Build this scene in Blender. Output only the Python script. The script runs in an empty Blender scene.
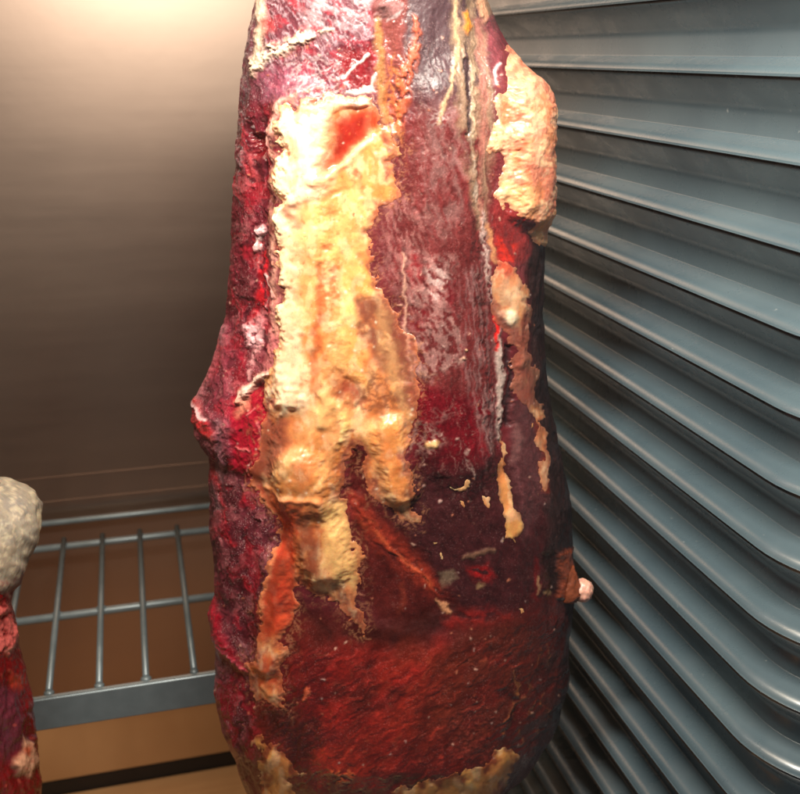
import bpy, bmesh, math
import numpy as np
from mathutils import Vector, Matrix

scene = bpy.context.scene
C = scene.collection

# ------------------------------------------------------------------ camera
PITCH, YAW, FPX = math.radians(19.03), math.radians(14.93), 1000.0
cam_d = bpy.data.cameras.new('camera')
cam = bpy.data.objects.new('camera', cam_d)
C.objects.link(cam)
cam_d.sensor_width = 36.0
cam_d.lens = 36.0 * FPX / 800.0
cam_d.clip_start, cam_d.clip_end = 0.01, 50
cam.location = (0, 0, 0)
cam.rotation_euler = (math.pi / 2 - PITCH, 0, -YAW)
cam_d.dof.use_dof = True
cam_d.dof.focus_distance = 0.64
cam_d.dof.aperture_fstop = 10.0
scene.camera = cam

# ------------------------------------------------------------------ light
w = bpy.data.worlds.new('World')
scene.world = w
w.use_nodes = True
bg = w.node_tree.nodes['Background']
bg.inputs[0].default_value = (0.95, 0.96, 1.0, 1)
bg.inputs[1].default_value = 0.08

def area_lamp(name, loc, target, sx, sy, power, color):
    d = bpy.data.lights.new(name, 'AREA')
    d.shape = 'RECTANGLE'; d.size = sx; d.size_y = sy
    d.energy = power; d.color = color
    o = bpy.data.objects.new(name, d); C.objects.link(o)
    o.location = loc
    o.rotation_euler = (Vector(target) - Vector(loc)).to_track_quat('-Z', 'Y').to_euler()
    return o
area_lamp('cabinet_lamp', (0.07, 0.31, 0.28), (0.15, 0.62, -0.20), 0.34, 0.06, 8.4, (1.0, 0.92, 0.80))
area_lamp('ceiling_lamp', (-0.20, 0.62, 0.58), (-0.14, 0.85, -0.9), 0.40, 0.08, 2.3, (1.0, 0.77, 0.54))
scene.view_settings.view_transform = 'Standard'
scene.view_settings.look = 'None'
scene.view_settings.exposure = 0.18
scene.view_settings.gamma = 1.0

# ------------------------------------------------------------------ helpers
def srgb(c):
    c = np.asarray(c, float) / 255.0
    return np.where(c <= 0.04045, c / 12.92, ((c + 0.055) / 1.055) ** 2.4)

def material(name):
    m = bpy.data.materials.new(name); m.use_nodes = True
    nt = m.node_tree
    return m, nt, nt.nodes['Principled BSDF']

def node(nt, t, **kw):
    n = nt.nodes.new(t)
    for k, v in kw.items():
        setattr(n, k, v)
    return n

def mesh_np(name, V, F, mat, parent=None, smooth=True):
    me = bpy.data.meshes.new(name)
    V = np.asarray(V, np.float32); F = np.asarray(F, np.int32)
    n = F.shape[1]
    me.vertices.add(len(V)); me.vertices.foreach_set('co', V.ravel())
    me.loops.add(F.size); me.loops.foreach_set('vertex_index', F.ravel())
    me.polygons.add(len(F))
    me.polygons.foreach_set('loop_start', np.arange(0, F.size, n, dtype=np.int32))
    me.polygons.foreach_set('use_smooth', np.full(len(F), smooth))
    me.update(calc_edges=True); me.validate()
    me.materials.append(mat)
    o = bpy.data.objects.new(name, me); C.objects.link(o)
    if parent: o.parent = parent
    return o

def attr(o, name, data):
    a = o.data.attributes.new(name, 'FLOAT_COLOR', 'POINT')
    d = np.ones((len(o.data.vertices), 4), np.float32)
    d[:, :data.shape[1]] = data
    a.data.foreach_set('color', d.ravel())

def empty(name, loc, label, cat, group=None):
    o = bpy.data.objects.new(name, None); C.objects.link(o)
    o.location = loc; o.empty_display_size = 0.05
    o['label'] = label; o['category'] = cat
    if group: o['group'] = group
    return o

def bm_obj(name, bm, mat, parent=None, smooth=False):
    me = bpy.data.meshes.new(name); bm.to_mesh(me); bm.free()
    for p in me.polygons: p.use_smooth = smooth
    me.materials.append(mat)
    o = bpy.data.objects.new(name, me); C.objects.link(o)
    if parent:
        o.parent = parent
        o.matrix_parent_inverse = Matrix.Translation(-parent.location)
    return o

def box(bm, lo, hi, bevel=0.0):
    r = bmesh.ops.create_cube(bm, size=1)
    c = [(a + b) / 2 for a, b in zip(lo, hi)]; s = [b - a for a, b in zip(lo, hi)]
    for v in r['verts']:
        v.co = Vector([v.co[i] * s[i] + c[i] for i in range(3)])
    if bevel:
        es = list({e for v in r['verts'] for e in v.link_edges})
        bmesh.ops.bevel(bm, geom=es, offset=bevel, segments=3, affect='EDGES')

def tube(bm, p, q, r, n=14):
    p, q = Vector(p), Vector(q); d = q - p
    rot = d.to_track_quat('Z', 'Y').to_matrix().to_4x4()
    bmesh.ops.create_cone(bm, cap_ends=True, segments=n, radius1=r, radius2=r, depth=d.length,
                          matrix=Matrix.Translation((p + q) / 2) @ rot)

# ------------------------------------------------------------------ numpy noise
def _hash(ix, iy, seed):
    h = (ix.astype(np.int64) * 374761393 + iy.astype(np.int64) * 668265263 + seed * 1274126177) & 0xffffffff
    h = ((h ^ (h >> 13)) * 1274126177) & 0xffffffff
    h = ((h ^ (h >> 16)) * 2246822519) & 0xffffffff
    h = h ^ (h >> 15)
    return (h & 0xffffff).astype(np.float32) / float(0xffffff)

def vnoise(x, y, seed=0):
    ix, iy = np.floor(x), np.floor(y)
    ux, uy = (x - ix).astype(np.float32), (y - iy).astype(np.float32)
    ix = ix.astype(np.int64); iy = iy.astype(np.int64)
    u = ux * ux * ux * (ux * (ux * 6 - 15) + 10); v = uy * uy * uy * (uy * (uy * 6 - 15) + 10)
    def g(i, j):
        a = _hash(ix + i, iy + j, seed) * 6.2831853
        return np.cos(a) * (ux - i) + np.sin(a) * (uy - j)
    a, b, c, d = g(0, 0), g(1, 0), g(0, 1), g(1, 1)
    return .5 + .8 * ((a + (b - a) * u) * (1 - v) + (c + (d - c) * u) * v)

def fbm(x, y, seed=0, oct=4, gain=0.5):
    s = 0; amp = 1; tot = 0
    for i in range(oct):
        s = s + amp * vnoise(x + 17.3 * i, y - 9.1 * i, seed + i); tot += amp
        amp *= gain; x = x * 2.03; y = y * 2.03
    return .5 + (s / tot - .5) * 1.45

def ridged(x, y, seed=0, oct=4, gain=0.55):
    s = 0; amp = 1; tot = 0
    for i in range(oct):
        s = s + amp * (1 - 1.75 * np.abs(2 * vnoise(x + 7.7 * i, y + 3.1 * i, seed + i) - 1)); tot += amp
        amp *= gain; x = x * 2.1; y = y * 2.1
    return s / tot

def worley(x, y, seed=0):
    ix, iy = np.floor(x).astype(np.int64), np.floor(y).astype(np.int64)
    d1 = np.full(x.shape, 9.0, np.float32); d2 = d1.copy(); idv = np.zeros_like(d1)
    for i in (-1, 0, 1):
        for j in (-1, 0, 1):
            px = ix + i + _hash(ix + i, iy + j, seed); py = iy + j + _hash(ix + i, iy + j, seed + 5)
            d = np.hypot(px - x, py - y).astype(np.float32)
            nearer = d < d1
            d2 = np.where(nearer, d1, np.minimum(d2, d))
            idv = np.where(nearer, _hash(ix + i, iy + j, seed + 9), idv)
            d1 = np.where(nearer, d, d1)
    return d1, d2, idv

def sstep(a, b, x):
    t = np.clip((x - a) / (b - a), 0, 1)
    return t * t * (3 - 2 * t)

# ------------------------------------------------------------------ surface maps
class SkinMap:
    """Colour, relief and wetness of one cut of meat, over its front face.
    Coordinates: across / down the face, 1 unit about 0.68 mm."""
    def __init__(s, x0, x1, y0, y1, S, seed):
        s.x0, s.y0, s.S, s.seed = x0, y0, S, seed
        xs = np.arange(x0, x1, 1 / S); ys = np.arange(y0, y1, 1 / S)
        s.X, s.Y = [a.astype(np.float32) for a in np.meshgrid(xs, ys)]
        s.h, s.w = s.X.shape
        s.col = np.zeros((s.h, s.w, 3), np.float32)
        s.H = np.zeros((s.h, s.w), np.float32)
        s.rough = np.full((s.h, s.w), 0.42, np.float32)
        s.grain = np.zeros((s.h, s.w), np.float32)
        s.fatm = np.zeros((s.h, s.w), np.float32)
        X, Y = s.X, s.Y
        s.wx = (fbm(X / 16, Y / 16, seed + 1, 5, .6) - .5) * 2; s.wy = (fbm(X / 16, Y / 16, seed + 21, 5, .6) - .5) * 2
        s.n_f = fbm(X / 5, Y / 7, seed + 41, 4, .6)
        s.n_m = fbm(X / 18, Y / 32, seed + 51, 4)
        s.masks = {}
    def win(s, pts, pad):
        p = np.asarray(pts, float)
        i0 = int(max(0, (p[:, 1].min() - pad - s.y0) * s.S)); i1 = int(min(s.h, (p[:, 1].max() + pad - s.y0) * s.S + 2))
        j0 = int(max(0, (p[:, 0].min() - pad - s.x0) * s.S)); j1 = int(min(s.w, (p[:, 0].max() + pad - s.x0) * s.S + 2))
        return slice(i0, max(i1, i0 + 1)), slice(j0, max(j1, j0 + 1))
    def sdf_poly(s, pts, warp, pad):
        sl = s.win(pts, pad)
        x = s.X[sl] + warp * s.wx[sl]; y = s.Y[sl] + warp * s.wy[sl]
        p = np.asarray(pts, np.float32)
        d = np.full(x.shape, 1e9, np.float32); inside = np.zeros(x.shape, bool)
        for k in range(len(p)):
            ax, ay = p[k]; bx, by = p[(k + 1) % len(p)]
            ex, ey = bx - ax, by - ay
            L = ex * ex + ey * ey + 1e-9
            t = np.clip(((x - ax) * ex + (y - ay) * ey) / L, 0, 1)
            d = np.minimum(d, (x - ax - t * ex) ** 2 + (y - ay - t * ey) ** 2)
            if ay != by:
                c = ((ay > y) != (by > y)) & (x < ex * (y - ay) / ey + ax)
                inside ^= c
        d = np.sqrt(d)
        return sl, np.where(inside, -d, d)
    def sdf_line(s, pts, warp, pad):
        """pts: (x, y, halfwidth)"""
        P = np.asarray(pts, np.float32)
        sl = s.win(P[:, :2], pad + P[:, 2].max())
        x = s.X[sl] + warp * s.wx[sl]; y = s.Y[sl] + warp * s.wy[sl]
        d = np.full(x.shape, 1e9, np.float32)
        for k in range(len(P) - 1):
            ax, ay, ar = P[k]; bx, by, br = P[k + 1]
            ex, ey = bx - ax, by - ay
            t = np.clip(((x - ax) * ex + (y - ay) * ey) / (ex * ex + ey * ey + 1e-9), 0, 1)
            d = np.minimum(d, np.hypot(x - ax - t * ex, y - ay - t * ey) - (ar + t * (br - ar)))
        return sl, d
    def lay(s, sl, m, color, var=0.0, H=0, rough=None, grain=None):
        if color is not None:
            c = srgb(color).astype(np.float32)
            mm = m[..., None]
            v = 1.0
            if var:
                v = (1 + var * ((s.n_f[sl] - .5) * 2.4 + (s.n_m[sl] - .5) * 1.6))[..., None]
            s.col[sl] = s.col[sl] * (1 - mm) + np.clip(c * v, 0, 1) * mm
        if H is not None and np.any(H): s.H[sl] += m * H
        if rough is not None: s.rough[sl] = s.rough[sl] * (1 - m) + rough * m
        if grain is not None: s.grain[sl] = s.grain[sl] * (1 - m) + grain * m
    def breakup(s, sl, kind, sc, thr, ang=0.0, stretch=1.0, soft=.1):
        x, y = s.X[sl] + 3 * s.wx[sl], s.Y[sl] + 3 * s.wy[sl]
        ca, sa = math.cos(math.radians(ang)), math.sin(math.radians(ang))
        u = (x * ca + y * sa) / (sc * stretch); v = (-x * sa + y * ca) / sc
        n = ridged(u, v, s.seed + 71 + int(sc * 3)) if kind == 'web' else fbm(u, v, s.seed + 81 + int(sc * 3), 4, .55)
        return sstep(thr - soft, thr + soft, n)
    def poly(s, pts, color, a=1.0, f=3, warp=4, brk=None, H=0, var=.15, rough=None, grain=None):
        sl, d = s.sdf_poly(pts, warp, f + 3 + abs(warp))
        m = sstep(f, -f, d) * a
        if brk: m = m * s.breakup(sl, *brk)
        s.lay(sl, m.astype(np.float32), color, var, H, rough, grain)
    def line(s, pts, color, a=1.0, f=2, warp=4, brk=None, H=0, var=.15, rough=None, grain=None):
        sl, d = s.sdf_line(pts, warp, f + 3 + abs(warp))
        m = sstep(f, -f, d) * a
        if brk: m = m * s.breakup(sl, *brk)
        s.lay(sl, m.astype(np.float32), color, var, H, rough, grain)
    def blob(s, x, y, r, color, a=1.0, **k):
        s.line([(x, y, r), (x + .1, y + .1, r)], color, a, **k)
    def fibres(s, pts, ang, sc, stretch, amt, H=.3, f=10, warp=8, seed=0):
        sl, d = s.sdf_poly(pts, warp, f + 12)
        m = sstep(f, -f, d)
        x, y = s.X[sl] + 5 * s.wx[sl], s.Y[sl] + 5 * s.wy[sl]
        ca, sa = math.cos(math.radians(ang)), math.sin(math.radians(ang))
        n = fbm((x * ca + y * sa) / (sc * stretch), (-x * sa + y * ca) / sc, s.seed + 200 + seed, 4, .6) - .5
        s.col[sl] *= np.clip(1 + amt * 3 * n * m, .15, 3)[..., None].astype(np.float32)
        s.H[sl] += (m * n * .8 * H).astype(np.float32)
    def threads(s, pts, color, a, ang, sc, stretch, lo=.80, hi=.93, f=10, H=.3, seed=0):
        """thin tangled filaments of dried film"""
        sl, d = s.sdf_poly(pts, 8, f + 12)
        x, y = s.X[sl] + 6 * s.wx[sl], s.Y[sl] + 6 * s.wy[sl]
        ca, sa = math.cos(math.radians(ang)), math.sin(math.radians(ang))
        n = ridged((x * ca + y * sa) / (sc * stretch), (-x * sa + y * ca) / sc, s.seed + 230 + seed, 3, .5)
        s.lay(sl, (sstep(f, -f, d) * a * sstep(.40, .62, fbm(s.X[sl] / 26, s.Y[sl] / 40, s.seed + 260 + seed, 3)) * 1.3 * sstep(lo, hi, n) * (.35 + .9 * s.n_f[sl])).astype(np.float32), color, 0, H * .45)
    def fat_mask(s, name, polys, warp=4):
        m = np.full((s.h, s.w), 60, np.float32)
        for p in polys:
            sl, d = s.sdf_poly(p, warp, 30)
            m[sl] = np.minimum(m[sl], d)
        m += 2.5 * (s.n_f - .5) + 8 * (fbm(s.X / 17, s.Y / 22, s.seed + 61, 3) - .5)
        s.masks[name] = m
        return m
    def sample(s, arr, x, y):
        u = np.clip((x - s.x0) * s.S, 0, s.w - 1.001); v = np.clip((y - s.y0) * s.S, 0, s.h - 1.001)
        i, j = v.astype(int), u.astype(int); fu, fv = u - j, v - i
        if arr.ndim == 3: fu, fv = fu[..., None], fv[..., None]
        return (arr[i, j] * (1 - fu) + arr[i, j + 1] * fu) * (1 - fv) + (arr[i + 1, j] * (1 - fu) + arr[i + 1, j + 1] * fu) * fv

def blur(a, r):
    """box blur, twice"""
    for _ in range(2):
        for ax in (0, 1):
            p = np.pad(a, [(r + 1, r) if k == ax else (0, 0) for k in (0, 1)], 'edge').astype(np.float64).cumsum(ax)
            n = 2 * r + 1
            a = ((p[n:] - p[:-n]) if ax == 0 else (p[:, n:] - p[:, :-n])) / n
    return a.astype(np.float32)

Fv = np.array([math.sin(YAW) * math.cos(PITCH), math.cos(YAW) * math.cos(PITCH), -math.sin(PITCH)])
Rv = np.array([math.cos(YAW), -math.sin(YAW), 0.0]); Uv = np.cross(Rv, Fv)
def plan(P):
    """Face-map coordinates of points on the meat (its front elevation)."""
    z = P @ Fv
    return 400 + FPX * (P @ Rv) / z, 397 - FPX * (P @ Uv) / z
def ray(x, y):
    return Fv * FPX + Rv * (x - 400) + Uv * (397 - y)

#MEAT-MATERIAL
def meat_material(name, sss, coat, bump=.4, fine=900, mott=.22):
    m, nt, b = material(name)
    L = nt.links
    ca = node(nt, 'ShaderNodeAttribute', attribute_name='skin')
    sa = node(nt, 'ShaderNodeAttribute', attribute_name='surf')
    sep = node(nt, 'ShaderNodeSeparateColor'); L.new(sa.outputs['Color'], sep.inputs[0])
    tc = node(nt, 'ShaderNodeTexCoord')
    n1 = node(nt, 'ShaderNodeTexNoise'); n1.inputs['Scale'].default_value = fine; n1.inputs['Detail'].default_value = 5; n1.inputs['Roughness'].default_value = .65
    n2 = node(nt, 'ShaderNodeTexNoise'); n2.inputs['Scale'].default_value = fine * .28; n2.inputs['Detail'].default_value = 6; n2.inputs['Roughness'].default_value = .6
    for n in (n1, n2): L.new(tc.outputs['Object'], n.inputs['Vector'])
    # tonal mottling
    mr = node(nt, 'ShaderNodeMapRange'); mr.inputs['From Min'].default_value = .3; mr.inputs['From Max'].default_value = .7
    mr.inputs['To Min'].default_value = 1 - mott; mr.inputs['To Max'].default_value = 1 + mott
    L.new(n1.outputs['Fac'], mr.inputs['Value'])
    mul = node(nt, 'ShaderNodeVectorMath', operation='SCALE')
    L.new(ca.outputs['Color'], mul.inputs[0]); L.new(mr.outputs[0], mul.inputs['Scale'])
    # pale dry grains
    gr = node(nt, 'ShaderNodeMapRange'); gr.inputs['From Min'].default_value = .56; gr.inputs['From Max'].default_value = .72
    L.new(n1.outputs['Fac'], gr.inputs['Value'])
    gm = node(nt, 'ShaderNodeMath', operation='MULTIPLY'); L.new(gr.outputs[0], gm.inputs[0]); L.new(sep.outputs[1], gm.inputs[1])
    mix = node(nt, 'ShaderNodeMix', data_type='RGBA'); mix.inputs['B'].default_value = (.62, .42, .40, 1)
    L.new(gm.outputs[0], mix.inputs['Factor']); L.new(mul.outputs[0], mix.inputs['A'])
    L.new(mix.outputs['Result'], b.inputs['Base Color'])
    rr = node(nt, 'ShaderNodeMath', operation='MULTIPLY_ADD'); rr.inputs[1].default_value = .35; 
    L.new(n2.outputs['Fac'], rr.inputs[0])
    ro = node(nt, 'ShaderNodeMath', operation='SUBTRACT'); L.new(sep.outputs[0], ro.inputs[0]); ro.inputs[1].default_value = .175
    L.new(ro.outputs[0], rr.inputs[2]); L.new(rr.outputs[0], b.inputs['Roughness'])
    b.inputs['Subsurface Weight'].default_value = sss
    b.inputs['Subsurface Radius'].default_value = (1.0, .25, .12)
    b.inputs['Subsurface Scale'].default_value = .004
    cw = node(nt, 'ShaderNodeMapRange'); cw.inputs['From Min'].default_value = .56; cw.inputs['From Max'].default_value = .2
    cw.inputs['To Min'].default_value = 0; cw.inputs['To Max'].default_value = coat * 2
    L.new(sep.outputs[0], cw.inputs['Value']); L.new(cw.outputs[0], b.inputs['Coat Weight'])
    sp = node(nt, 'ShaderNodeMapRange'); sp.inputs['From Min'].default_value = .7; sp.inputs['From Max'].default_value = .3
    sp.inputs['To Min'].default_value = .15; sp.inputs['To Max'].default_value = .55
    L.new(sep.outputs[0], sp.inputs['Value']); L.new(sp.outputs[0], b.inputs['Specular IOR Level'])
    b.inputs['Coat Roughness'].default_value = .18
    b1 = node(nt, 'ShaderNodeBump'); b1.inputs['Strength'].default_value = bump; b1.inputs['Distance'].default_value = .0008
    b2 = node(nt, 'ShaderNodeBump'); b2.inputs['Strength'].default_value = bump; b2.inputs['Distance'].default_value = .0016
    L.new(n2.outputs['Fac'], b2.inputs['Height']); L.new(n1.outputs['Fac'], b1.inputs['Height'])
    L.new(b2.outputs[0], b1.inputs['Normal']); L.new(b1.outputs[0], b.inputs['Normal'])
    L.new(b1.outputs[0], b.inputs['Coat Normal'])
    return m
M_LEAN = meat_material('dried_lean_meat', .10, .28, .20)
M_FAT = meat_material('aged_fat', .5, .25, .11, 700, .09)

#BEEF-BODY
def build_cut(root, sm, axis_px, dist, left, right, depth, rows, NF, NB, expo, fat_parts, body_name, relief_scale=1.0):
    """A hanging cut: elliptical sections stacked down a vertical axis, relief and colour from its skin map."""
    d0 = ray(axis_px, 400); hz = np.array([d0[0], d0[1], 0]); hz /= np.linalg.norm(hz)
    ctr = hz * dist; across = np.array([hz[1], -hz[0], 0]); front = -hz
    ys = np.linspace(rows[0], rows[1], rows[2])
    def on_plane(px, py):
        d = np.stack([ray(a, b) for a, b in zip(px, py)])
        k = dist / (d @ hz); return d * k[:, None]
    L = np.interp(ys, [p[1] for p in left], [p[0] for p in left]); R = np.interp(ys, [p[1] for p in right], [p[0] for p in right])
    k = np.hanning(13); k /= k.sum()
    sm1 = lambda a: np.convolve(np.pad(a, 6, 'edge'), k, 'valid')
    L, R = sm1(L), sm1(R)
    PL, PR = on_plane(L, ys), on_plane(R, ys)
    aL, aR = (PL - ctr) @ across, (PR - ctr) @ across
    Z = (PL[:, 2] + PR[:, 2]) / 2
    B = np.interp(ys, [p[0] for p in depth], [p[1] for p in depth]); B = sm1(B)
    th = np.concatenate([np.linspace(-math.pi / 2, math.pi / 2, NF), np.linspace(math.pi / 2, 3 * math.pi / 2, NB + 2)[1:-1]])
    st, ct = np.sin(th), np.cos(th)
    e = 2.0 / expo
    A_ = np.sign(st) * np.abs(st) ** e; B_ = np.sign(ct) * np.abs(ct) ** e
    mid, half = (aL + aR) / 2, (aR - aL) / 2
    a = mid[:, None] + half[:, None] * A_[None]; b = B[:, None] * B_[None] * np.where(B_ > 0, 1, .9)[None]
    P = ctr + a[..., None] * across + b[..., None] * front; P[..., 2] = Z[:, None]
    na = st[None] / half[:, None]; nb = ct[None] / B[:, None]
    ln = np.hypot(na, nb); Nn = (na / ln)[..., None] * across + (nb / ln)[..., None] * front
    nr, nc = a.shape
    px, py = plan(P.reshape(-1, 3))
    Hm = sm.sample(sm.H, px, py).reshape(nr, nc)
    s_arc = th[None] * .09 / .00068
    base_n = (fbm(s_arc / 24, ys[:, None] / 48 + 0 * s_arc, 301, 3) - .5) * 1.7 + (fbm(s_arc / 15, ys[:, None] / 20 + 0 * s_arc, 305, 4, .5) - .5) * (.3 + 3.4 * (1 - np.abs(ct[None])) ** 2)
    fw = np.where(ct > 0, np.clip(ct * 3, 0, 1) ** .5, 0)[None]
    disp = (Hm * (.25 + .75 * fw) * (ct > -.2)[None] + base_n * .75) * .001 * relief_scale
    P2 = P + Nn * disp[..., None]
    col = sm.sample(sm.col, px, py); rg = sm.sample(sm.rough, px, py); gn = sm.sample(sm.grain, px, py)
    idx = np.arange(nr * nc).reshape(nr, nc)
    q = np.stack([idx[:-1, :], np.roll(idx, -1, 1)[:-1, :], np.roll(idx, -1, 1)[1:, :], idx[1:, :]], -1).reshape(-1, 4)
    rp = np.array(root.location)
    V = P2.reshape(-1, 3) - rp
    q = q[:, ::-1]
    body = mesh_np(body_name, V, q, M_LEAN, root)
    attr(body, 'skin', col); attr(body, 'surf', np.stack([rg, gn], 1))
    # close the two ends
    bm = bmesh.new(); bm.from_mesh(body.data)
    bmesh.ops.holes_fill(bm, edges=[e for e in bm.edges if e.is_boundary], sides=0)
    bm.to_mesh(body.data); bm.free()
    parts = {'body': body}
    Nf = Nn.reshape(-1, 3)
    for (pname, mname, thick, fcol) in fat_parts:
        m = sm.sample(sm.masks[mname], px, py)
        ok = (m < 2.2) & (np.repeat((ct > (-2 if pname == 'fat_dome' else -.05))[None], nr, 0).ravel())
        fq = q[ok[q].all(1)]
        used = np.unique(fq); remap = np.full(nr * nc, -1); remap[used] = np.arange(len(used))
        mu = m[used]
        edge = .3 + .7 * sstep(274, 302, px[used]) if mname == 'cap' else 1.0
        lift = np.where(mu < 0, thick * edge * (1 - np.exp(mu / 12.0)), -mu * .9)
        fh = sm.sample(sm.fatH, px[used], py[used]) * np.clip(-mu / 7, 0, 1)
        tot = np.where(mu < 0, np.maximum(lift + fh, .3 * np.clip(-mu / 2, 0, 1)), lift)
        Vf = V[used] + Nf[used] * (tot * .001)[:, None]
        o = mesh_np(pname, Vf, remap[fq], M_FAT, root)
        attr(o, 'skin', sm.sample(sm.fcol, px[used], py[used])); attr(o, 'surf', np.stack([sm.sample(sm.frough, px[used], py[used]), 0 * mu], 1))
        if pname == 'fat_dome':
            bm = bmesh.new(); bm.from_mesh(o.data)
            bmesh.ops.holes_fill(bm, edges=[e for e in bm.edges if e.is_boundary and all(v.co.z > V[:, 2].max() - .02 for v in e.verts)], sides=0)
            bm.to_mesh(o.data); bm.free()
        parts.setdefault(pname, []).append(o)
    return parts

#PAINT
# palette
DARK, PURPLE, REDD, BRIGHT = (60, 20, 22), (112, 42, 50), (128, 14, 22), (190, 22, 40)
FILM, CREAM, FATC, FATO, TAN, BLACK = (205, 178, 176), (248, 206, 158), (224, 146, 84), (214, 128, 66), (178, 132, 92), (50, 32, 32)
sm = SkinMap(150, 645, -150, 880, 1.6, 11)
sm.col[:] = srgb((98, 32, 38)) * (1 + .5 * (sm.n_m - .5))[..., None]
sm.H += (sm.n_m - .5) * 1.4 + (sm.n_f - .5) * .3
# broad lean zones
sm.poly([(225, -140), (390, -140), (388, 112), (280, 112), (262, 130), (225, 200)], (98, 44, 54), f=14, grain=.3, rough=.42)
sm.poly([(225, 100), (282, 100), (284, 330), (262, 400), (200, 440), (190, 400), (228, 300)], (96, 24, 36), f=10, grain=.5)
sm.poly([(190, 320), (232, 320), (240, 480), (225, 470), (190, 440)], (128, 48, 62), f=6, grain=.6)
sm.poly([(200, 440), (262, 470), (285, 540), (262, 640), (252, 700), (262, 800), (205, 800)], (92, 32, 42), f=8, grain=1.0)
sm.poly([(386, -140), (480, -140), (498, 60), (500, 130), (420, 130), (392, 60)], (72, 50, 54), f=22, rough=.48, grain=.3)
sm.poly([(384, 110), (498, 100), (500, 300), (500, 440), (412, 440), (380, 300)], (100, 36, 36), f=24, rough=.42, grain=.15)
sm.poly([(410, 380), (500, 400), (500, 480), (412, 470)], (100, 12, 22), f=10, rough=.3, var=.25)
sm.poly([(410, 470), (580, 440), (580, 620), (440, 620), (330, 600), (380, 500)], (62, 24, 26), f=14, rough=.4, grain=.12)
sm.poly([(498, 50), (560, 50), (560, 270), (500, 300)], (112, 46, 50), f=5, rough=.36)
sm.poly([(526, 235), (600, 235), (600, 640), (552, 600), (545, 500), (530, 380)], BLACK, f=6, rough=.45, grain=.1)
sm.poly([(255, 600), (440, 640), (560, 600), (600, 640), (580, 880), (240, 880)], (102, 28, 22), f=16, rough=.33, grain=.2)
# top left: wet glare on pink lean, painted in as pale silvery film colour
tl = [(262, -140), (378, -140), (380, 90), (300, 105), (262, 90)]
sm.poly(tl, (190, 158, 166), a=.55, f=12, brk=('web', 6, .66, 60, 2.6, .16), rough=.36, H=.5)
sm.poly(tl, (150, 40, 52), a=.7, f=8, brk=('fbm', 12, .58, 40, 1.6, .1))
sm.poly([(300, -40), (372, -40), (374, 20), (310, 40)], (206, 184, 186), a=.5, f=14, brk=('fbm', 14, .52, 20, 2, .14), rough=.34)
sm.line([(258, -140, 5), (262, 20, 5), (258, 50, 4), (254, 75, 3)], (232, 196, 170), f=3, a=.8, H=1.5)
sm.line([(254, 72, 3), (268, 52, 4), (284, 47, 5), (300, 40, 6), (316, 33, 2.5), (330, 32, 1)], (245, 220, 190), f=5, H=2, warp=9, brk=('fbm', 7, .36, -30, 1.5, .15))
sm.line([(284, 55, 3), (300, 49, 3), (318, 38, 2)], (110, 20, 30), f=4, H=-1, a=.6)
sm.line([(243, -140, 6), (248, 20, 6), (246, 60, 5), (240, 130, 5), (238, 200, 4)], (104, 84, 88), f=4, a=.8, rough=.26, grain=.7, brk=('web', 6, .55, 85, 2, .2))
sm.blob(268, 25, 8, (180, 60, 60), a=.7, f=5)
sm.poly([(340, 50), (374, 44), (376, 92), (352, 88), (338, 76)], (120, 26, 30), a=.9, f=5, H=-1.5, rough=.22)
sm.line([(344, 78, 1.2), (356, 66, 1), (368, 54, 1)], (230, 210, 200), f=1.2, H=.7)
sm.line([(350, 92, 2), (372, 90, 2), (376, 74, 1.5)], (222, 200, 192), f=2, H=.8)
sm.poly([(256, 72), (300, 66), (330, 85), (290, 104), (262, 98)], (135, 70, 88), a=.7, f=8, grain=.5)
sm.poly([(284, 60), (340, 55), (345, 96), (300, 92)], (214, 180, 178), a=.5, f=8, brk=('web', 7, .64, -30, 2, .14), rough=.34)
# top mid: glassy membrane column and brown skin
sm.poly([(372, -140), (402, -140), (408, 10), (404, 40), (398, 90), (378, 100), (374, 20)], (122, 62, 58), f=4, rough=.2)
sm.poly([(378, 2), (396, -2), (404, 6), (392, 18), (378, 20)], (150, 106, 104), f=4, rough=.22, H=.6, a=.8)
sm.line([(376, 17, 1.5), (388, 20, 2), (398, 14, 1.5), (402, 4, 1)], (214, 190, 188), f=2, H=.3, a=.7, brk=('fbm', 5, .42, 0, 2, .15))
sm.line([(378, 20, 3), (380, 50, 4), (381, 90, 4), (386, 120, 4)], (172, 120, 72), f=3, a=.8, H=1)
sm.line([(414, 18, 2), (417, 36, 3), (412, 58, 6), (402, 85, 8), (398, 120, 8)], (198, 92, 60), f=4, a=.85, brk=('fbm', 6, .42, 80, 2, .15), H=1.5)
sm.line([(395, 60, 5), (392, 100, 9), (396, 140, 8)], (190, 112, 62), f=5, a=.7, brk=('web', 7, .55, 80, 2, .15))
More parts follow.
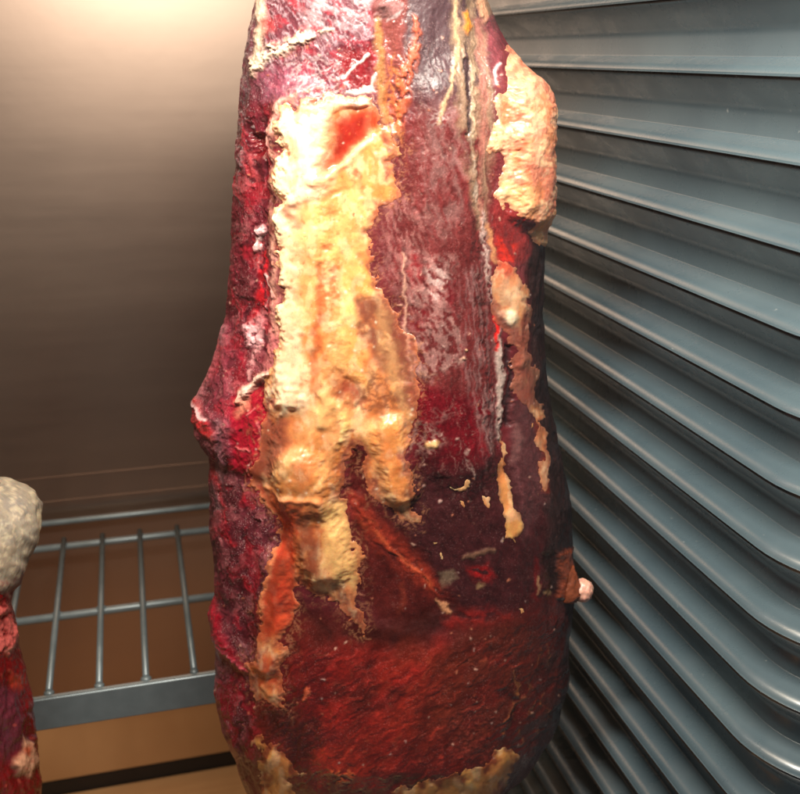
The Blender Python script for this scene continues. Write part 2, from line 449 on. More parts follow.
# seam membranes
sm.poly([(452, -140), (490, -140), (492, 60), (494, 150), (486, 230), (476, 228), (456, 130), (452, 60)], (150, 122, 98), a=.8, f=5, rough=.32, brk=('fbm', 9, .42, 88, 4, .2))
sm.line([(455, -140, 2), (456, 20, 1.8), (458, 40, 1.6), (452, 70, 2), (445, 100, 2), (436, 125, 1.5)], (196, 162, 122), f=2, H=.4, a=.8, brk=('fbm', 6, .38, 80, 3, .15))
sm.line([(462, 50, 1.2), (464, 80, 1.3), (468, 115, 1.5), (470, 150, 1.5), (476, 200, 2)], (190, 170, 150), f=2, H=.4, a=.8, brk=('fbm', 6, .4, 85, 3, .15))
sm.line([(474, 60, 1.5), (473, 100, 2), (474, 120, 2.2), (472, 135, 2)], (205, 180, 150), f=2, H=.5, a=.85, brk=('fbm', 6, .38, 85, 3, .15))
sm.poly([(462, 60), (470, 60), (470, 130), (466, 135)], (58, 40, 42), f=2, H=-1.5)
sm.poly([(464, 12), (472, 10), (476, 28), (468, 34), (463, 26)], (226, 140, 52), f=3, H=1, rough=.25)
sm.line([(482, 20, 3), (485, 60, 4), (484, 110, 4), (482, 180, 3), (481, 225, 3)], (150, 96, 84), f=3, a=.8)
sm.line([(484, -140, 3), (484, 6, 3), (488, 22, 2)], (190, 140, 110), f=2, H=1)
sm.line([(490, 20, 3), (496, 60, 4), (498, 100, 3)], (120, 58, 64), f=3, rough=.2)
sm.line([(499, 62, 1), (496, 74, 1.6), (497, 86, 1.4)], (220, 190, 190), f=1, a=.8)
# centre muscle films
sm.poly([(425, 110), (460, 105), (470, 200), (440, 240), (420, 200)], (166, 136, 130), a=.24, f=14, brk=('fbm', 8, .5, 75, 3, .2))
sm.blob(438, 118, 8, (185, 165, 160), a=.6, f=6, brk=('web', 5, .6, 60, 1, .12))
sm.poly([(384, 200), (420, 190), (432, 300), (415, 320), (380, 270)], (160, 104, 100), a=.5, f=6, brk=('fbm', 4, .53, 70, 5, .14))
sm.poly([(400, 250), (452, 255), (450, 300), (462, 330), (458, 360), (430, 378), (412, 372), (406, 330)], (166, 122, 116), a=.6, f=6, brk=('fbm', 7, .50, 60, 2, .10), H=.2)
sm.poly([(424, 268), (440, 262), (447, 280), (440, 300), (428, 296)], (186, 156, 150), a=.75, f=4, brk=('fbm', 6, .5, 30, 1.5, .1))
sm.poly([(405, 254), (422, 258), (426, 280), (412, 286)], (132, 26, 34), f=8, a=.8, rough=.34, warp=9, brk=('fbm', 9, .42, 80, 2, .2))
sm.poly([(412, 311), (424, 309), (425, 324), (418, 330), (413, 324)], (112, 16, 26), f=6, a=.85, rough=.34, warp=8)
sm.poly([(440, 285), (452, 285), (456, 316), (446, 312)], (112, 24, 32), f=8, a=.8, rough=.36, warp=9)
sm.line([(403, 255, 1), (405, 290, 1.4), (406, 330, 1.4), (412, 380, 1)], (188, 140, 120), f=1.5, a=.8, H=.5)
sm.line([(418, 374, 1.6), (436, 371, 1.4), (452, 362, 1.2), (460, 356, 1.5)], (186, 150, 138), f=2.5, a=.5, H=.15, warp=8, brk=('fbm', 6, .45, 0, 2, .15))
sm.blob(464, 347, 1.6, (225, 180, 140), f=1, H=.8); sm.blob(460, 357, 1.8, (220, 170, 140), f=1, H=.8)
sm.poly([(460, 270), (480, 260), (492, 330), (500, 440), (484, 470), (474, 420), (460, 370)], (146, 112, 110), a=.45, f=7, brk=('fbm', 3.5, .54, 84, 9, .13))
sm.poly([(470, 400), (490, 390), (500, 440), (486, 450)], (150, 120, 114), a=.4, f=6, brk=('web', 5, .55, 75, 3, .14))
sm.line([(482, 215, 3), (484, 240, 4), (488, 270, 3), (492, 300, 2)], (200, 170, 160), f=3, a=.75, brk=('fbm', 5, .45, 70, 1.5, .15), H=.8)
sm.line([(498, 330, 2), (501, 360, 4), (500, 400, 4), (501, 440, 2)], (178, 156, 146), f=2.5, a=.9, H=1.6, brk=('fbm', 6, .36, 85, 3, .15))
sm.line([(508, 345, 2), (512, 380, 3), (508, 425, 3)], (50, 30, 32), f=3, H=-2)
sm.line([(496, 318, 1.5), (498, 335, 1.8), (497, 350, 1)], (190, 26, 22), f=1.5, rough=.2)
# right flank above strip
sm.poly([(496, 195), (522, 215), (532, 235), (526, 262), (500, 264), (490, 240)], (122, 38, 38), f=5, rough=.25, var=.3)
sm.poly([(498, 240), (516, 245), (514, 264), (500, 264)], (205, 48, 34), a=.85, f=5, rough=.22, brk=('fbm', 7, .42, 60, 1.4, .15))
sm.line([(488, 225, 2), (492, 245, 2), (496, 262, 2)], (190, 130, 90), f=2, a=.8)
sm.poly([(512, 400), (536, 400), (545, 500), (524, 545), (512, 470)], (84, 44, 46), f=5, rough=.36, brk=None)
sm.line([(537, 424, 2), (543, 450, 3), (545, 490, 3)], (118, 46, 36), f=3)
sm.line([(515, 425, 2), (520, 440, 4), (512, 462, 2)], (126, 82, 80), f=3, a=.7)
# deep red window details
sm.poly([(414, 446), (445, 440), (440, 470), (430, 480), (412, 470)], (50, 16, 18), a=.6, f=8)
sm.poly([(404, 420), (432, 422), (445, 440), (430, 452), (408, 452)], (148, 108, 100), a=.75, f=5, brk=('web', 6, .56, 20, 1.6, .14))
sm.line([(426, 444, 2.5), (434, 442, 3)], (205, 160, 110), f=2, H=1)
sm.poly([(432, 408), (450, 404), (452, 414), (436, 420)], (150, 100, 96), a=.6, f=4, brk=('web', 5, .56, 0, 1.6, .14))
sm.line([(464, 446, 1.5), (467, 462, 1.5), (472, 478, 1.5)], (180, 150, 140), f=1.5, a=.6, brk=('fbm', 4, .5, 0, 1, .1))
for (x, y) in ((455, 436), (466, 446), (422, 486), (440, 500)): sm.blob(x, y, 1.4, (190, 150, 140), f=1, H=.4)
# left side: wet red patches, grains of fat
sm.poly([(252, 136), (262, 134), (268, 148), (262, 160), (254, 154)], (110, 8, 18), f=3, H=-3, rough=.15)
sm.line([(266, 148, 2), (274, 138, 3), (280, 128, 3)], (225, 150, 140), f=2.5, H=1.5)
sm.poly([(246, 150), (256, 155), (258, 195), (248, 190)], (186, 70, 76), f=4, a=.8, brk=('fbm', 6, .45, 70, 2, .15))
sm.line([(263, 165, 2), (262, 200, 2.4), (262, 235, 2), (266, 300, 2)], (60, 18, 28), f=4, a=.55, H=-.8, brk=('fbm', 7, .4, 85, 2, .15))
sm.poly([(255, 240), (268, 245), (272, 300), (265, 330), (250, 322), (258, 280)], (190, 24, 36), f=4, rough=.2, a=.9, brk=('fbm', 9, .44, 80, 1.5, .15))
sm.blob(262, 231, 5, (238, 190, 190), f=2.5, H=2.5); sm.blob(256, 247, 4.5, (226, 180, 176), f=2, H=2)
sm.line([(252, 250, 1.5), (256, 240, 1.5), (262, 238, 1.5)], (235, 200, 196), f=1.2, H=1)
sm.line([(268, 275, 1.4), (274, 286, 1.4), (277, 296, 1.6)], (240, 210, 205), f=1.3, H=1)
sm.poly([(246, 325), (258, 315), (268, 300), (262, 332), (256, 346), (247, 345)], (226, 170, 172), f=3, a=.9, H=1, brk=('fbm', 6, .36, 60, 1, .15))
sm.line([(262, 330, 2), (254, 355, 2), (246, 378, 2)], (228, 160, 160), f=2, a=.8, brk=('fbm', 5, .42, 60, 1, .15), H=.8)
sm.poly([(275, 300), (283, 280), (284, 350), (274, 372), (264, 368)], (205, 110, 112), f=4, a=.85)
sm.poly([(238, 356), (246, 350), (242, 400), (230, 408)], (160, 24, 44), f=4, a=.7)
# protruding flap on the left flank and its wet rim
sm.line([(222, 330, 4), (215, 352, 4), (205, 380, 4), (196, 402, 4)], (186, 120, 128), f=3, a=.8, H=2)
sm.line([(196, 396, 3), (198, 418, 4), (206, 432, 5), (214, 436, 4)], (205, 40, 46), f=3, rough=.2, a=.9, H=2)
sm.line([(194, 400, 1.4), (200, 414, 1.6), (204, 420, 1.4)], (240, 190, 190), f=1.2, H=.8)
sm.line([(217, 425, 4), (219, 470, 5), (218, 520, 4)], (140, 100, 108), f=4, a=.6, grain=1.0)
sm.line([(212, 440, 2), (213, 480, 2)], (120, 20, 34), f=3)
for (pts) in ([(214, 470, 2), (226, 520, 2)], [(252, 480, 2), (245, 500, 2)], [(226, 536, 2.5), (234, 544, 2)], [(242, 580, 3), (252, 592, 2)], [(250, 548, 1.5), (262, 575, 2)]):
    sm.line(pts, (178, 28, 42), f=3, a=.8, rough=.22)
sm.line([(212, 606, 5), (216, 630, 6), (224, 650, 6), (238, 664, 5), (246, 672, 3)], (172, 24, 46), f=4, a=.9, rough=.22, H=2, grain=.1)
sm.line([(220, 648, 1.4), (232, 660, 1.4), (245, 668, 1.4)], (222, 90, 110), f=1.2, a=.8, H=.7)
sm.line([(214, 680, 4), (222, 706, 4), (236, 742, 3)], (130, 26, 44), f=4, a=.7)
sm.line([(238, 640, 1), (252, 656, 1)], (160, 110, 116), f=1, a=.7)
# wet pocket beside the cap
sm.poly([(232, 398), (246, 384), (264, 378), (266, 414), (262, 440), (256, 472), (246, 478), (232, 468), (230, 440)], (158, 18, 40), f=3, rough=.2, H=-1, var=.25, grain=0)
sm.line([(236, 404, 2), (246, 388, 3), (258, 380, 3), (272, 372, 3)], (250, 215, 195), f=2.5, H=2)
sm.poly([(234, 402), (246, 394), (246, 408), (236, 416)], (236, 160, 130), f=4, a=.8)
for p in ([(234, 449, 1), (246, 452, 1)], [(250, 462, 1), (246, 472, 1)], [(254, 408, 1), (246, 418, 1)], [(258, 424, 1), (260, 440, 1)]): sm.line(p, (226, 120, 120), f=1, a=.8, H=.5)
# under the cap: pocket and its red muscle ridge
sm.poly([(352, 446), (364, 456), (372, 496), (400, 530), (440, 580), (455, 606), (420, 628), (380, 622), (358, 590), (350, 530)], (84, 24, 20), f=9, H=-1.8, rough=.36)
sm.poly([(352, 450), (362, 458), (366, 490), (352, 500)], (76, 18, 16), f=6, H=-1.2)
sm.line([(352, 500, 4), (372, 530, 6), (400, 556, 8), (424, 578, 6), (438, 590, 3)], (156, 50, 30), f=13, H=1.5, rough=.34, var=.35, brk=('fbm', 9, .36, 40, 3, .2))
sm.line([(364, 520, 1.4), (392, 548, 1.6), (416, 570, 1.6), (432, 586, 1.2)], (206, 96, 56), f=4, a=.6, H=.3, brk=('fbm', 6, .42, 40, 3, .15))
sm.line([(402, 585, 2), (404, 600, 3), (400, 612, 2)], (118, 44, 30), f=3, a=.7)
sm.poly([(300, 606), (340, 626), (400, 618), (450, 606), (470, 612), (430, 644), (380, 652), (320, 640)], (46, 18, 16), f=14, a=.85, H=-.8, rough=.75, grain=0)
sm.line([(436, 600, 1.5), (444, 606, 2), (450, 612, 1.5)], (176, 120, 86), f=1.5, H=.8)
sm.poly([(440, 572), (452, 568), (456, 580), (444, 586)], (112, 92, 74), f=3, a=.7)
sm.line([(462, 558, 1), (476, 554, 2.4), (494, 552, 1.5)], (118, 84, 66), f=2, a=.8, H=1)
sm.poly([(470, 568), (486, 566), (494, 576), (476, 580)], (170, 20, 20), f=6, a=.85, rough=.3, brk=('fbm', 7, .42, 10, 2, .15))
sm.blob(480, 585, 3, (150, 116, 82), f=2, a=.8)
sm.line([(536, 560, 2), (538, 580, 2), (537, 600, 2)], (120, 24, 26), f=3, a=.8); sm.line([(540, 576, 1), (538, 596, 1)], (170, 130, 96), f=1, a=.7)
sm.poly([(548, 556), (556, 556), (560, 596), (550, 600)], (34, 18, 18), f=6, H=-1.2)
sm.poly([(560, 552), (572, 546), (575, 600), (560, 598)], (128, 60, 38), f=3, H=2, rough=.3)
sm.line([(546, 592, 2), (552, 596, 2)], (176, 140, 100), f=2, a=.7)
# lower muscle
sm.line([(452, 622, 5), (470, 618, 7), (490, 617, 6), (505, 620, 3)], (160, 28, 22), f=9, a=.7, H=1, rough=.4, brk=('fbm', 10, .4, 0, 2, .18))
sm.poly([(455, 626), (520, 616), (560, 640), (556, 720), (480, 760), (430, 720), (400, 700)], (86, 34, 24), f=14, a=.8, brk=('fbm', 24, .4, -30, 2, .2))
sm.poly([(340, 640), (420, 660), (440, 640), (410, 720), (400, 760), (330, 740), (300, 690)], (146, 30, 22), f=18, a=.75, brk=('fbm', 26, .42, -50, 1.8, .2), rough=.25)
sm.poly([(280, 640), (340, 650), (320, 720), (275, 710)], (98, 20, 18), f=10, a=.8)
sm.poly([(256, 704), (290, 706), (340, 730), (310, 760), (270, 736)], (56, 22, 22), f=14, a=.6, H=-.8)
sm.poly([(315, 740), (390, 750), (388, 785), (320, 780)], (166, 44, 28), f=12, a=.8, brk=('fbm', 14, .44, -20, 2, .16), rough=.22)
sm.poly([(330, 766), (356, 764), (350, 780), (336, 780)], (222, 104, 58), f=3, a=.85, brk=('web', 6, .55, -10, 1.6, .14), H=.8)
sm.line([(352, 660, 4), (362, 664, 5), (366, 676, 4)], (140, 38, 30), f=4, a=.7)
sm.line([(304, 698, 2), (309, 690, 2), (309, 686, 1)], (214, 100, 66), f=1.5, H=.8)
for k in range(46):
    r = np.random.RandomState(500 + k); t = r.rand()
    x = 300 + 240 * r.rand(); y = 650 + 120 * r.rand(); L_ = 6 + 16 * r.rand(); an = math.radians(-38 + 24 * r.randn())
    sm.line([(x, y, .5), (x + L_ * math.cos(an), y + L_ * math.sin(an), .6)], [(186, 60, 44), (150, 70, 48), (52, 14, 14)][k % 3], f=1.4, a=.5, H=.2 if k % 3 < 2 else -.3, warp=9)
for k in range(9):
    y = 702 + k * 6
    sm.line([(448, y + 6, .6), (468, y, .9), (490, y + 2 + k, .6)], (172, 70, 56), f=1.6, a=.4, H=.15, warp=10)
for k in range(14):
    r = np.random.RandomState(700 + k)
    x = 505 + 48 * r.rand(); y = 640 + 95 * r.rand()
    sm.line([(x, y, .7), (x + 4 * r.randn(), y + 10 + 10 * r.rand(), .8)], (176, 112, 66), f=1, a=.65, H=.6, warp=8)
sm.line([(500, 716, 1), (510, 704, 1.6), (524, 694, 1.2)], (150, 84, 54), f=1.5, a=.8, H=.8)
sm.line([(500, 690, 5), (516, 700, 3), (506, 726, 4)], (64, 16, 16), f=4, a=.7, H=-1.5)
sm.poly([(560, 620), (572, 610), (574, 700), (556, 720)], (66, 22, 18), f=6)
A_TOP = [(225, -140), (388, -140), (384, 112), (280, 112), (262, 130), (225, 200)]
A_MID = [(386, 40), (500, 40), (500, 440), (484, 520), (412, 470), (384, 300)]
A_LOW = [(255, 640), (440, 650), (560, 610), (570, 720), (500, 780), (260, 800)]
A_DRK = [(410, 470), (580, 440), (575, 600), (460, 610), (330, 600), (380, 500)]
A_LEFT = [(215, 120), (282, 110), (284, 330), (262, 470), (282, 540), (262, 640), (250, 800), (205, 780), (190, 400)]
sm.fibres(A_MID, 84, 2.6, 14, .24, .5, seed=1); sm.fibres(A_MID, 86, 7, 12, .2, .5, seed=12); sm.fibres(A_MID, 80, 12, 6, .12, .5, seed=2)
sm.threads(A_MID, (172, 138, 128), .4, 82, 6, 7, seed=1, H=.15); sm.threads(A_MID, (166, 124, 114), .22, 58, 6, 3, seed=2, H=.1)
sm.fibres(A_LOW, -35, 2.6, 9, .26, .8, seed=3); sm.fibres(A_LOW, -30, 6, 6, .26, .9, seed=13); sm.fibres(A_LOW, -50, 18, 2.5, .3, 1.0, seed=4)
sm.threads(A_LOW, (176, 84, 58), .35, -32, 8, 3, seed=3, H=.4)
sm.fibres(A_DRK, 60, 6, 3, .3, .5, seed=5); sm.threads(A_DRK, (120, 78, 70), .4, 30, 10, 2, seed=5, lo=.84, H=.3)
sm.fibres(A_LEFT, 82, 5, 4, .3, .5, seed=6); sm.fibres(A_LEFT, 70, 16, 2.2, .32, 1.4, seed=7)
sm.threads(A_LEFT, (176, 104, 110), .4, 78, 7, 2.5, seed=7, H=.5)
sm.fibres(A_TOP, 62, 5, 3, .25, .6, seed=8); sm.threads(A_TOP, (226, 200, 202), .6, 58, 5, 2.6, seed=8, lo=.78, H=.6)  # pale threads at the top left continue the painted glare
sm.threads(A_TOP, (80, 26, 38), .7, 40, 7, 1.8, seed=9, lo=.80, H=-.5)
sm.poly([(524, 600), (580, 600), (580, 740), (512, 760), (520, 690)], (58, 18, 18), a=.6, f=22)
sm.poly([(400, 640), (470, 660), (430, 740), (350, 740)], (150, 48, 26), a=.35, f=26, brk=('fbm', 22, .44, -40, 2.5, .2))
# torn folds, wet crimson patches and uneven drying on the left flank
sl, d = sm.sdf_poly(A_LEFT, 8, 20); mL = sstep(10, -6, d)
x_, y_ = sm.X[sl] + 9 * sm.wx[sl], sm.Y[sl] + 9 * sm.wy[sl]
fo = ridged(x_ / 15, y_ / 34, 611, 3, .4)
sm.H[sl] += mL * (fo - .55) * 1.1
sm.lay(sl, (mL * sstep(.74, .88, fo) * .28).astype(np.float32), (168, 86, 92), .2)
sm.lay(sl, (mL * sstep(.45, .25, fo) * .4).astype(np.float32), (58, 12, 20), .2)
wet = sstep(.54, .66, fbm(x_ / 20, y_ / 42, 621, 3, .5))
sm.lay(sl, (mL * wet * .45).astype(np.float32), (162, 20, 40), .35, -.4, .2, 0)
sm.lay(sl, (mL * sstep(.6, .7, fbm(x_ / 12, y_ / 22, 631, 4, .5)) * .22).astype(np.float32), (206, 120, 124), .2, .5)
sm.poly([(232, 398), (246, 384), (264, 378), (266, 414), (262, 440), (256, 472), (246, 478), (232, 468), (230, 440)], (158, 16, 38), f=4, a=.9, rough=.18, H=-.6, var=.3, grain=0)
sm.line([(236, 404, 2), (246, 388, 3), (258, 380, 3), (272, 372, 3)], (246, 205, 185), f=3, H=1.5, a=.9)
sm.poly([(234, 402), (246, 394), (246, 408), (236, 416)], (232, 150, 122), f=5, a=.8)
for p in ([(234, 449, 1), (246, 452, 1)], [(250, 462, 1), (246, 472, 1)], [(254, 408, 1), (246, 418, 1)], [(258, 424, 1), (260, 440, 1)]): sm.line(p, (226, 120, 120), f=1.4, a=.7, H=.3)
sm.poly([(275, 300), (283, 280), (284, 350), (274, 372), (264, 368)], (200, 112, 112), f=6, a=.75)
sm.line([(300, 96, 3), (284, 106, 4), (277, 125, 5), (278, 200, 4), (278, 280, 4), (279, 340, 4)], (222, 156, 138), f=5, a=.8, brk=('fbm', 9, .44, 80, 2.2, .18), H=.5)
sm.line([(286, 104, 3), (276, 122, 3), (268, 140, 3), (264, 158, 2)], (226, 160, 146), f=3, a=.85, H=1)
sm.poly([(252, 136), (262, 134), (268, 148), (262, 160), (254, 154)], (104, 8, 18), f=4, H=-1.5, rough=.15)
sm.grain *= np.clip(sstep(.36, .62, fbm(sm.X / 14, sm.Y / 20, 641, 4, .6)) * 1.25, 0, 1)
sm.rough += (.22 * (fbm(sm.X / 16, sm.Y / 24, 651, 4, .6) - .5)).astype(np.float32)
# speckles of pale fat crumbs all over the lean
for k in range(260):
    r = np.random.RandomState(900 + k)
    x = 215 + 345 * r.rand(); y = -20 + 790 * r.rand()
    sm.blob(x, y, .5 + .7 * r.rand() ** 2, [(220, 170, 150), (200, 120, 90), (205, 170, 160)][k % 3], f=.9, a=.75, H=.5)

# ---- fat: its own colour map, relief and outlines
CAP = [(277, 120), (284, 117), (288, 107), (299, 105), (306, 95), (321, 100), (334, 90), (350, 97), (366, 94), (374, 104), (385, 124), (391, 140), (401, 150), (388, 162), (397, 178), (401, 196),
       (392, 203), (380, 206), (374, 230), (371, 250), (372, 265), (377, 282), (390, 300), (398, 318), (412, 336), (418, 360), (418, 400), (417, 416), (410, 435), (405, 455), (414, 472),
       (412, 490), (417, 515), (414, 529), (395, 510), (382, 508), (372, 495), (365, 475), (361, 452), (354, 446), (349, 452), (347, 472), (345, 490), (346, 510),
       (347, 527), (353, 540), (359, 557), (359, 582), (357, 602), (367, 633), (350, 620), (336, 601), (318, 594), (300, 580), (296, 605), (294, 627), (282, 642), (285, 654), (282, 676), (286, 696), (287, 708),
       (268, 700), (256, 702), (245, 686), (250, 674), (246, 661), (254, 659), (264, 640), (265, 625), (260, 615), (266, 580), (277, 545), (282, 525),
       (272, 512), (252, 488), (252, 476), (260, 440), (265, 415), (265, 402), (262, 385), (272, 372), (279, 352), (286, 336), (281, 312), (289, 286), (280, 262), (285, 240), (276, 216), (285, 196), (277, 174), (288, 152), (284, 136)]
LUMP = [(505, 50), (503, 75), (504, 92), (495, 100), (499, 110), (491, 125), (490, 148), (499, 155), (500, 172), (495, 192), (500, 203), (520, 217), (530, 222), (533, 238), (540, 250), (543, 250),
        (556, 234), (566, 205), (570, 140), (565, 95), (535, 60), (515, 40)]
STRIP = [(499, 262), (520, 272), (530, 292), (531, 315), (528, 342), (535, 372), (538, 395), (544, 420), (549, 445), (551, 465), (546, 497), (541, 495), (542, 472), (537, 445), (540, 427), (530, 402), (524, 404), (512, 394), (514, 345), (500, 332), (494, 312), (491, 290), (492, 276)]
DRIP = [(502, 437), (505, 452), (510, 477), (516, 502), (522, 517), (522, 532), (515, 543), (507, 538), (504, 529), (505, 502), (499, 482), (496, 475), (500, 460)]
LEFTB = [(258, 735), (268, 746), (276, 745), (290, 760), (305, 772), (290, 778), (300, 800), (300, 840), (250, 840), (262, 790), (258, 765)]
BOTB = [(520, 752), (500, 745), (470, 765), (430, 776), (390, 788), (385, 850), (470, 850), (500, 790)]
for nm, pl, wp in (('cap', CAP, 7), ('lump', LUMP, 6), ('strip', STRIP, 6), ('drip', DRIP, 4), ('left_base', LEFTB, 7), ('base', BOTB, 7)):
    sm.fat_mask(nm, [pl], wp)
NUB = [[(446, 486), (452, 484), (456, 488), (463, 484), (465, 478), (469, 480), (468, 488), (460, 491), (452, 492)], [(481, 493), (485, 495), (488, 502), (487, 508), (483, 506)], [(458, 498), (462, 500), (464, 506), (460, 504)],
       [(431, 541), (436, 539), (438, 544), (433, 546)], [(440, 551), (443, 552), (443, 557), (440, 556)], [(519, 609), (524, 608), (526, 613), (521, 615)], [(530, 424), (534, 423), (534, 432), (530, 432)], [(524, 426), (527, 425), (527, 433), (524, 432)]]
sm.fat_mask('nub', NUB, 4)
for k, pl in enumerate(NUB): sm.fat_mask('nub%d' % k, [pl], 4)
mk = sm.masks['cap']
hal = sstep(15, 0, mk + 16 * (sm.n_m - .5)) * sstep(.60, .76, ridged((sm.X + 6 * sm.wx) / 7, (sm.Y + 6 * sm.wy) / 9, 401, 3))
sm.lay((slice(None), slice(None)), (hal * .32).astype(np.float32), (214, 146, 104), .2, .5)
lean_col, lean_H, lean_rough = sm.col, sm.H, sm.rough
X, Y = sm.X, sm.Y
wl = worley((X + 4 * sm.wx) / 7, (Y + 4 * sm.wy) / 9, 3)
rid = ridged((X + 5 * sm.wx) / 20, (Y + 5 * sm.wy) / 34, 7, 4)
big = fbm(X / 40, Y / 60, 13, 3)
nf_lean = sm.n_f
sm.n_f = .5 + (fbm(X / 10, Y / 15, 91, 4, .5) - .5) * .8
sm.col = (srgb(FATC)[None, None] * np.ones((sm.h, sm.w, 1))).astype(np.float32)
t = sstep(.44, .68, big)[..., None] * .55; sm.col = sm.col * (1 - t) + srgb(CREAM).astype(np.float32) * t
t = (sstep(.72, .86, rid) * .75)[..., None]; sm.col = sm.col * (1 - t) + srgb((205, 120, 66)).astype(np.float32) * t
sm.H = ((sm.n_m - .5) * 1.0 + (sm.n_f - .5) * .08 - sstep(.70, .88, rid) * .4).astype(np.float32)
sm.rough = np.full((sm.h, sm.w), .40, np.float32)
# cap colours
sm.poly([(278, 112), (332, 112), (330, 190), (300, 205), (284, 240), (290, 330), (300, 400), (280, 400), (276, 250)], (250, 224, 186), f=8, a=.9, H=2.5, rough=.38)
sm.line([(300, 103, 6), (330, 103, 6), (364, 102, 6)], (250, 220, 182), f=4, a=.9, H=2)
sm.line([(290, 200, 7), (292, 280, 8), (300, 350, 9), (296, 400, 8)], (250, 222, 184), f=8, a=.6, H=1.6, warp=10)
sm.poly([(332, 118), (372, 108), (384, 124), (356, 150), (328, 172), (322, 166), (340, 140)], (204, 50, 24), f=6, H=-5, rough=.2, var=.3)
sm.poly([(340, 122), (372, 114), (366, 130), (342, 146)], (176, 26, 18), f=5, a=.8)
sm.line([(318, 180, 4), (345, 160, 5), (372, 134, 3)], (250, 190, 140), f=5, a=.8, H=3)
sm.poly([(372, 124), (398, 146), (388, 162), (398, 190), (376, 206), (364, 180), (360, 150)], (216, 136, 70), f=6, a=.9, brk=('fbm', 9, .38, 70, 2, .16))
sm.line([(356, 174, 1.5), (364, 196, 2), (368, 212, 1.5)], (196, 74, 46), f=2.5, a=.85, H=-1.5)
sm.poly([(305, 200), (358, 190), (372, 214), (366, 250), (340, 262), (308, 240)], (242, 180, 112), f=8, a=.8, brk=('fbm', 16, .42, 0, 1.2, .15))
sm.line([(300, 206, 3), (292, 212, 4), (304, 226, 3)], (216, 124, 98), f=4, a=.8, H=-1.5)
sm.line([(304, 200, 1.5), (326, 198, 1.6), (350, 188, 1.4)], (214, 140, 84), f=2, a=.7, H=-1)
sm.blob(330, 246, 4, (214, 116, 70), f=3, a=.8, H=-1)
sm.poly([(318, 262), (345, 258), (340, 380), (350, 430), (318, 400), (322, 320)], (206, 118, 66), f=8, a=.85, brk=('web', 14, .52, 84, 2.6, .14), H=-1)
sm.line([(322, 265, 1.5), (324, 300, 2), (320, 340, 2), (316, 380, 2)], (182, 84, 48), f=4, a=.8, H=-1.2)
sm.poly([(338, 300), (356, 300), (362, 345), (376, 368), (368, 390), (346, 372), (338, 340)], (236, 168, 96), f=6, a=.9, H=1)
sm.poly([(345, 262), (372, 262), (378, 290), (356, 296), (342, 290)], (238, 170, 92), f=6, a=.85)
sm.poly([(356, 300), (372, 298), (390, 312), (398, 330), (412, 345), (414, 380), (392, 384), (376, 364), (364, 342)], (160, 92, 66), f=5, a=.9, H=-1.5, brk=('fbm', 10, .34, 50, 1.6, .15))
sm.poly([(370, 302), (386, 312), (390, 330), (376, 326)], (124, 60, 54), f=4, a=.8)
sm.poly([(376, 330), (414, 350), (416, 400), (398, 410), (384, 384)], (186, 138, 96), f=5, a=.8, brk=('web', 6, .52, 70, 1.6, .16))
sm.line([(388, 372, 3), (402, 376, 5), (410, 398, 4)], (198, 140, 72), f=4, a=.7)
sm.line([(336, 376, 4), (348, 386, 7), (360, 400, 3)], (186, 90, 60), f=5, a=.9, H=-2.5)
sm.poly([(340, 364), (368, 372), (390, 400), (374, 420), (352, 404)], (176, 106, 60), f=6, a=.65, brk=('web', 5, .55, 30, 1.2, .14))
sm.blob(357, 400, 3.2, (244, 214, 160), f=1.6, H=2)
sm.poly([(370, 410), (414, 408), (404, 470), (414, 500), (390, 490), (376, 460), (364, 440)], (216, 136, 72), f=6, a=.8, brk=('fbm', 10, .4, 60, 1.4, .15))
sm.poly([(398, 442), (412, 450), (412, 472), (402, 470)], (214, 182, 152), f=4, a=.7)
sm.poly([(262, 385), (300, 376), (310, 404), (272, 412)], (248, 220, 184), f=7, a=.8, H=2, brk=('fbm', 9, .36, 0, 1, .15))
sm.poly([(262, 430), (284, 412), (296, 418), (280, 462), (262, 486), (252, 480)], (160, 78, 52), f=7, a=.9, rough=.32)
sm.line([(287, 420, 1.5), (282, 450, 1.5), (274, 480, 1.5)], (206, 132, 88), f=2, a=.6)
sm.poly([(296, 410), (346, 400), (352, 444), (344, 490), (310, 496), (276, 486)], (202, 122, 62), f=7, a=.75, brk=('fbm', 12, .38, 110, 2.4, .16))
sm.line([(326, 392, 5), (324, 420, 4), (330, 402, 3)], (250, 214, 144), f=4, a=.8, H=2.5)
sm.line([(340, 405, 4), (346, 425, 5), (338, 442, 3)], (250, 216, 140), f=4, a=.85, H=2.5)
sm.line([(322, 420, 1), (306, 450, 1.4), (282, 484, 1.2)], (196, 118, 58), f=1.8, a=.6, H=-1.2)
sm.line([(334, 440, 1), (322, 470, 1.4), (310, 490, 1.2)], (196, 118, 58), f=1.8, a=.6, H=-1.2)
sm.line([(252, 484, 1.2), (266, 500, 1.4), (276, 516, 1.5)], (244, 160, 120), f=1.5, a=.9, H=1.5)
sm.poly([(258, 490), (310, 496), (306, 520), (284, 524), (270, 510)], (196, 92, 52), f=4, a=.9, rough=.28)
sm.line([(268, 488, 1.6), (290, 492, 2), (326, 494, 2)], (226, 130, 82), f=2, a=.8, H=1.5)
sm.line([(309, 494, 1.2), (304, 520, 1.4), (296, 545, 1.2)], (170, 74, 40), f=2, H=-1.5)
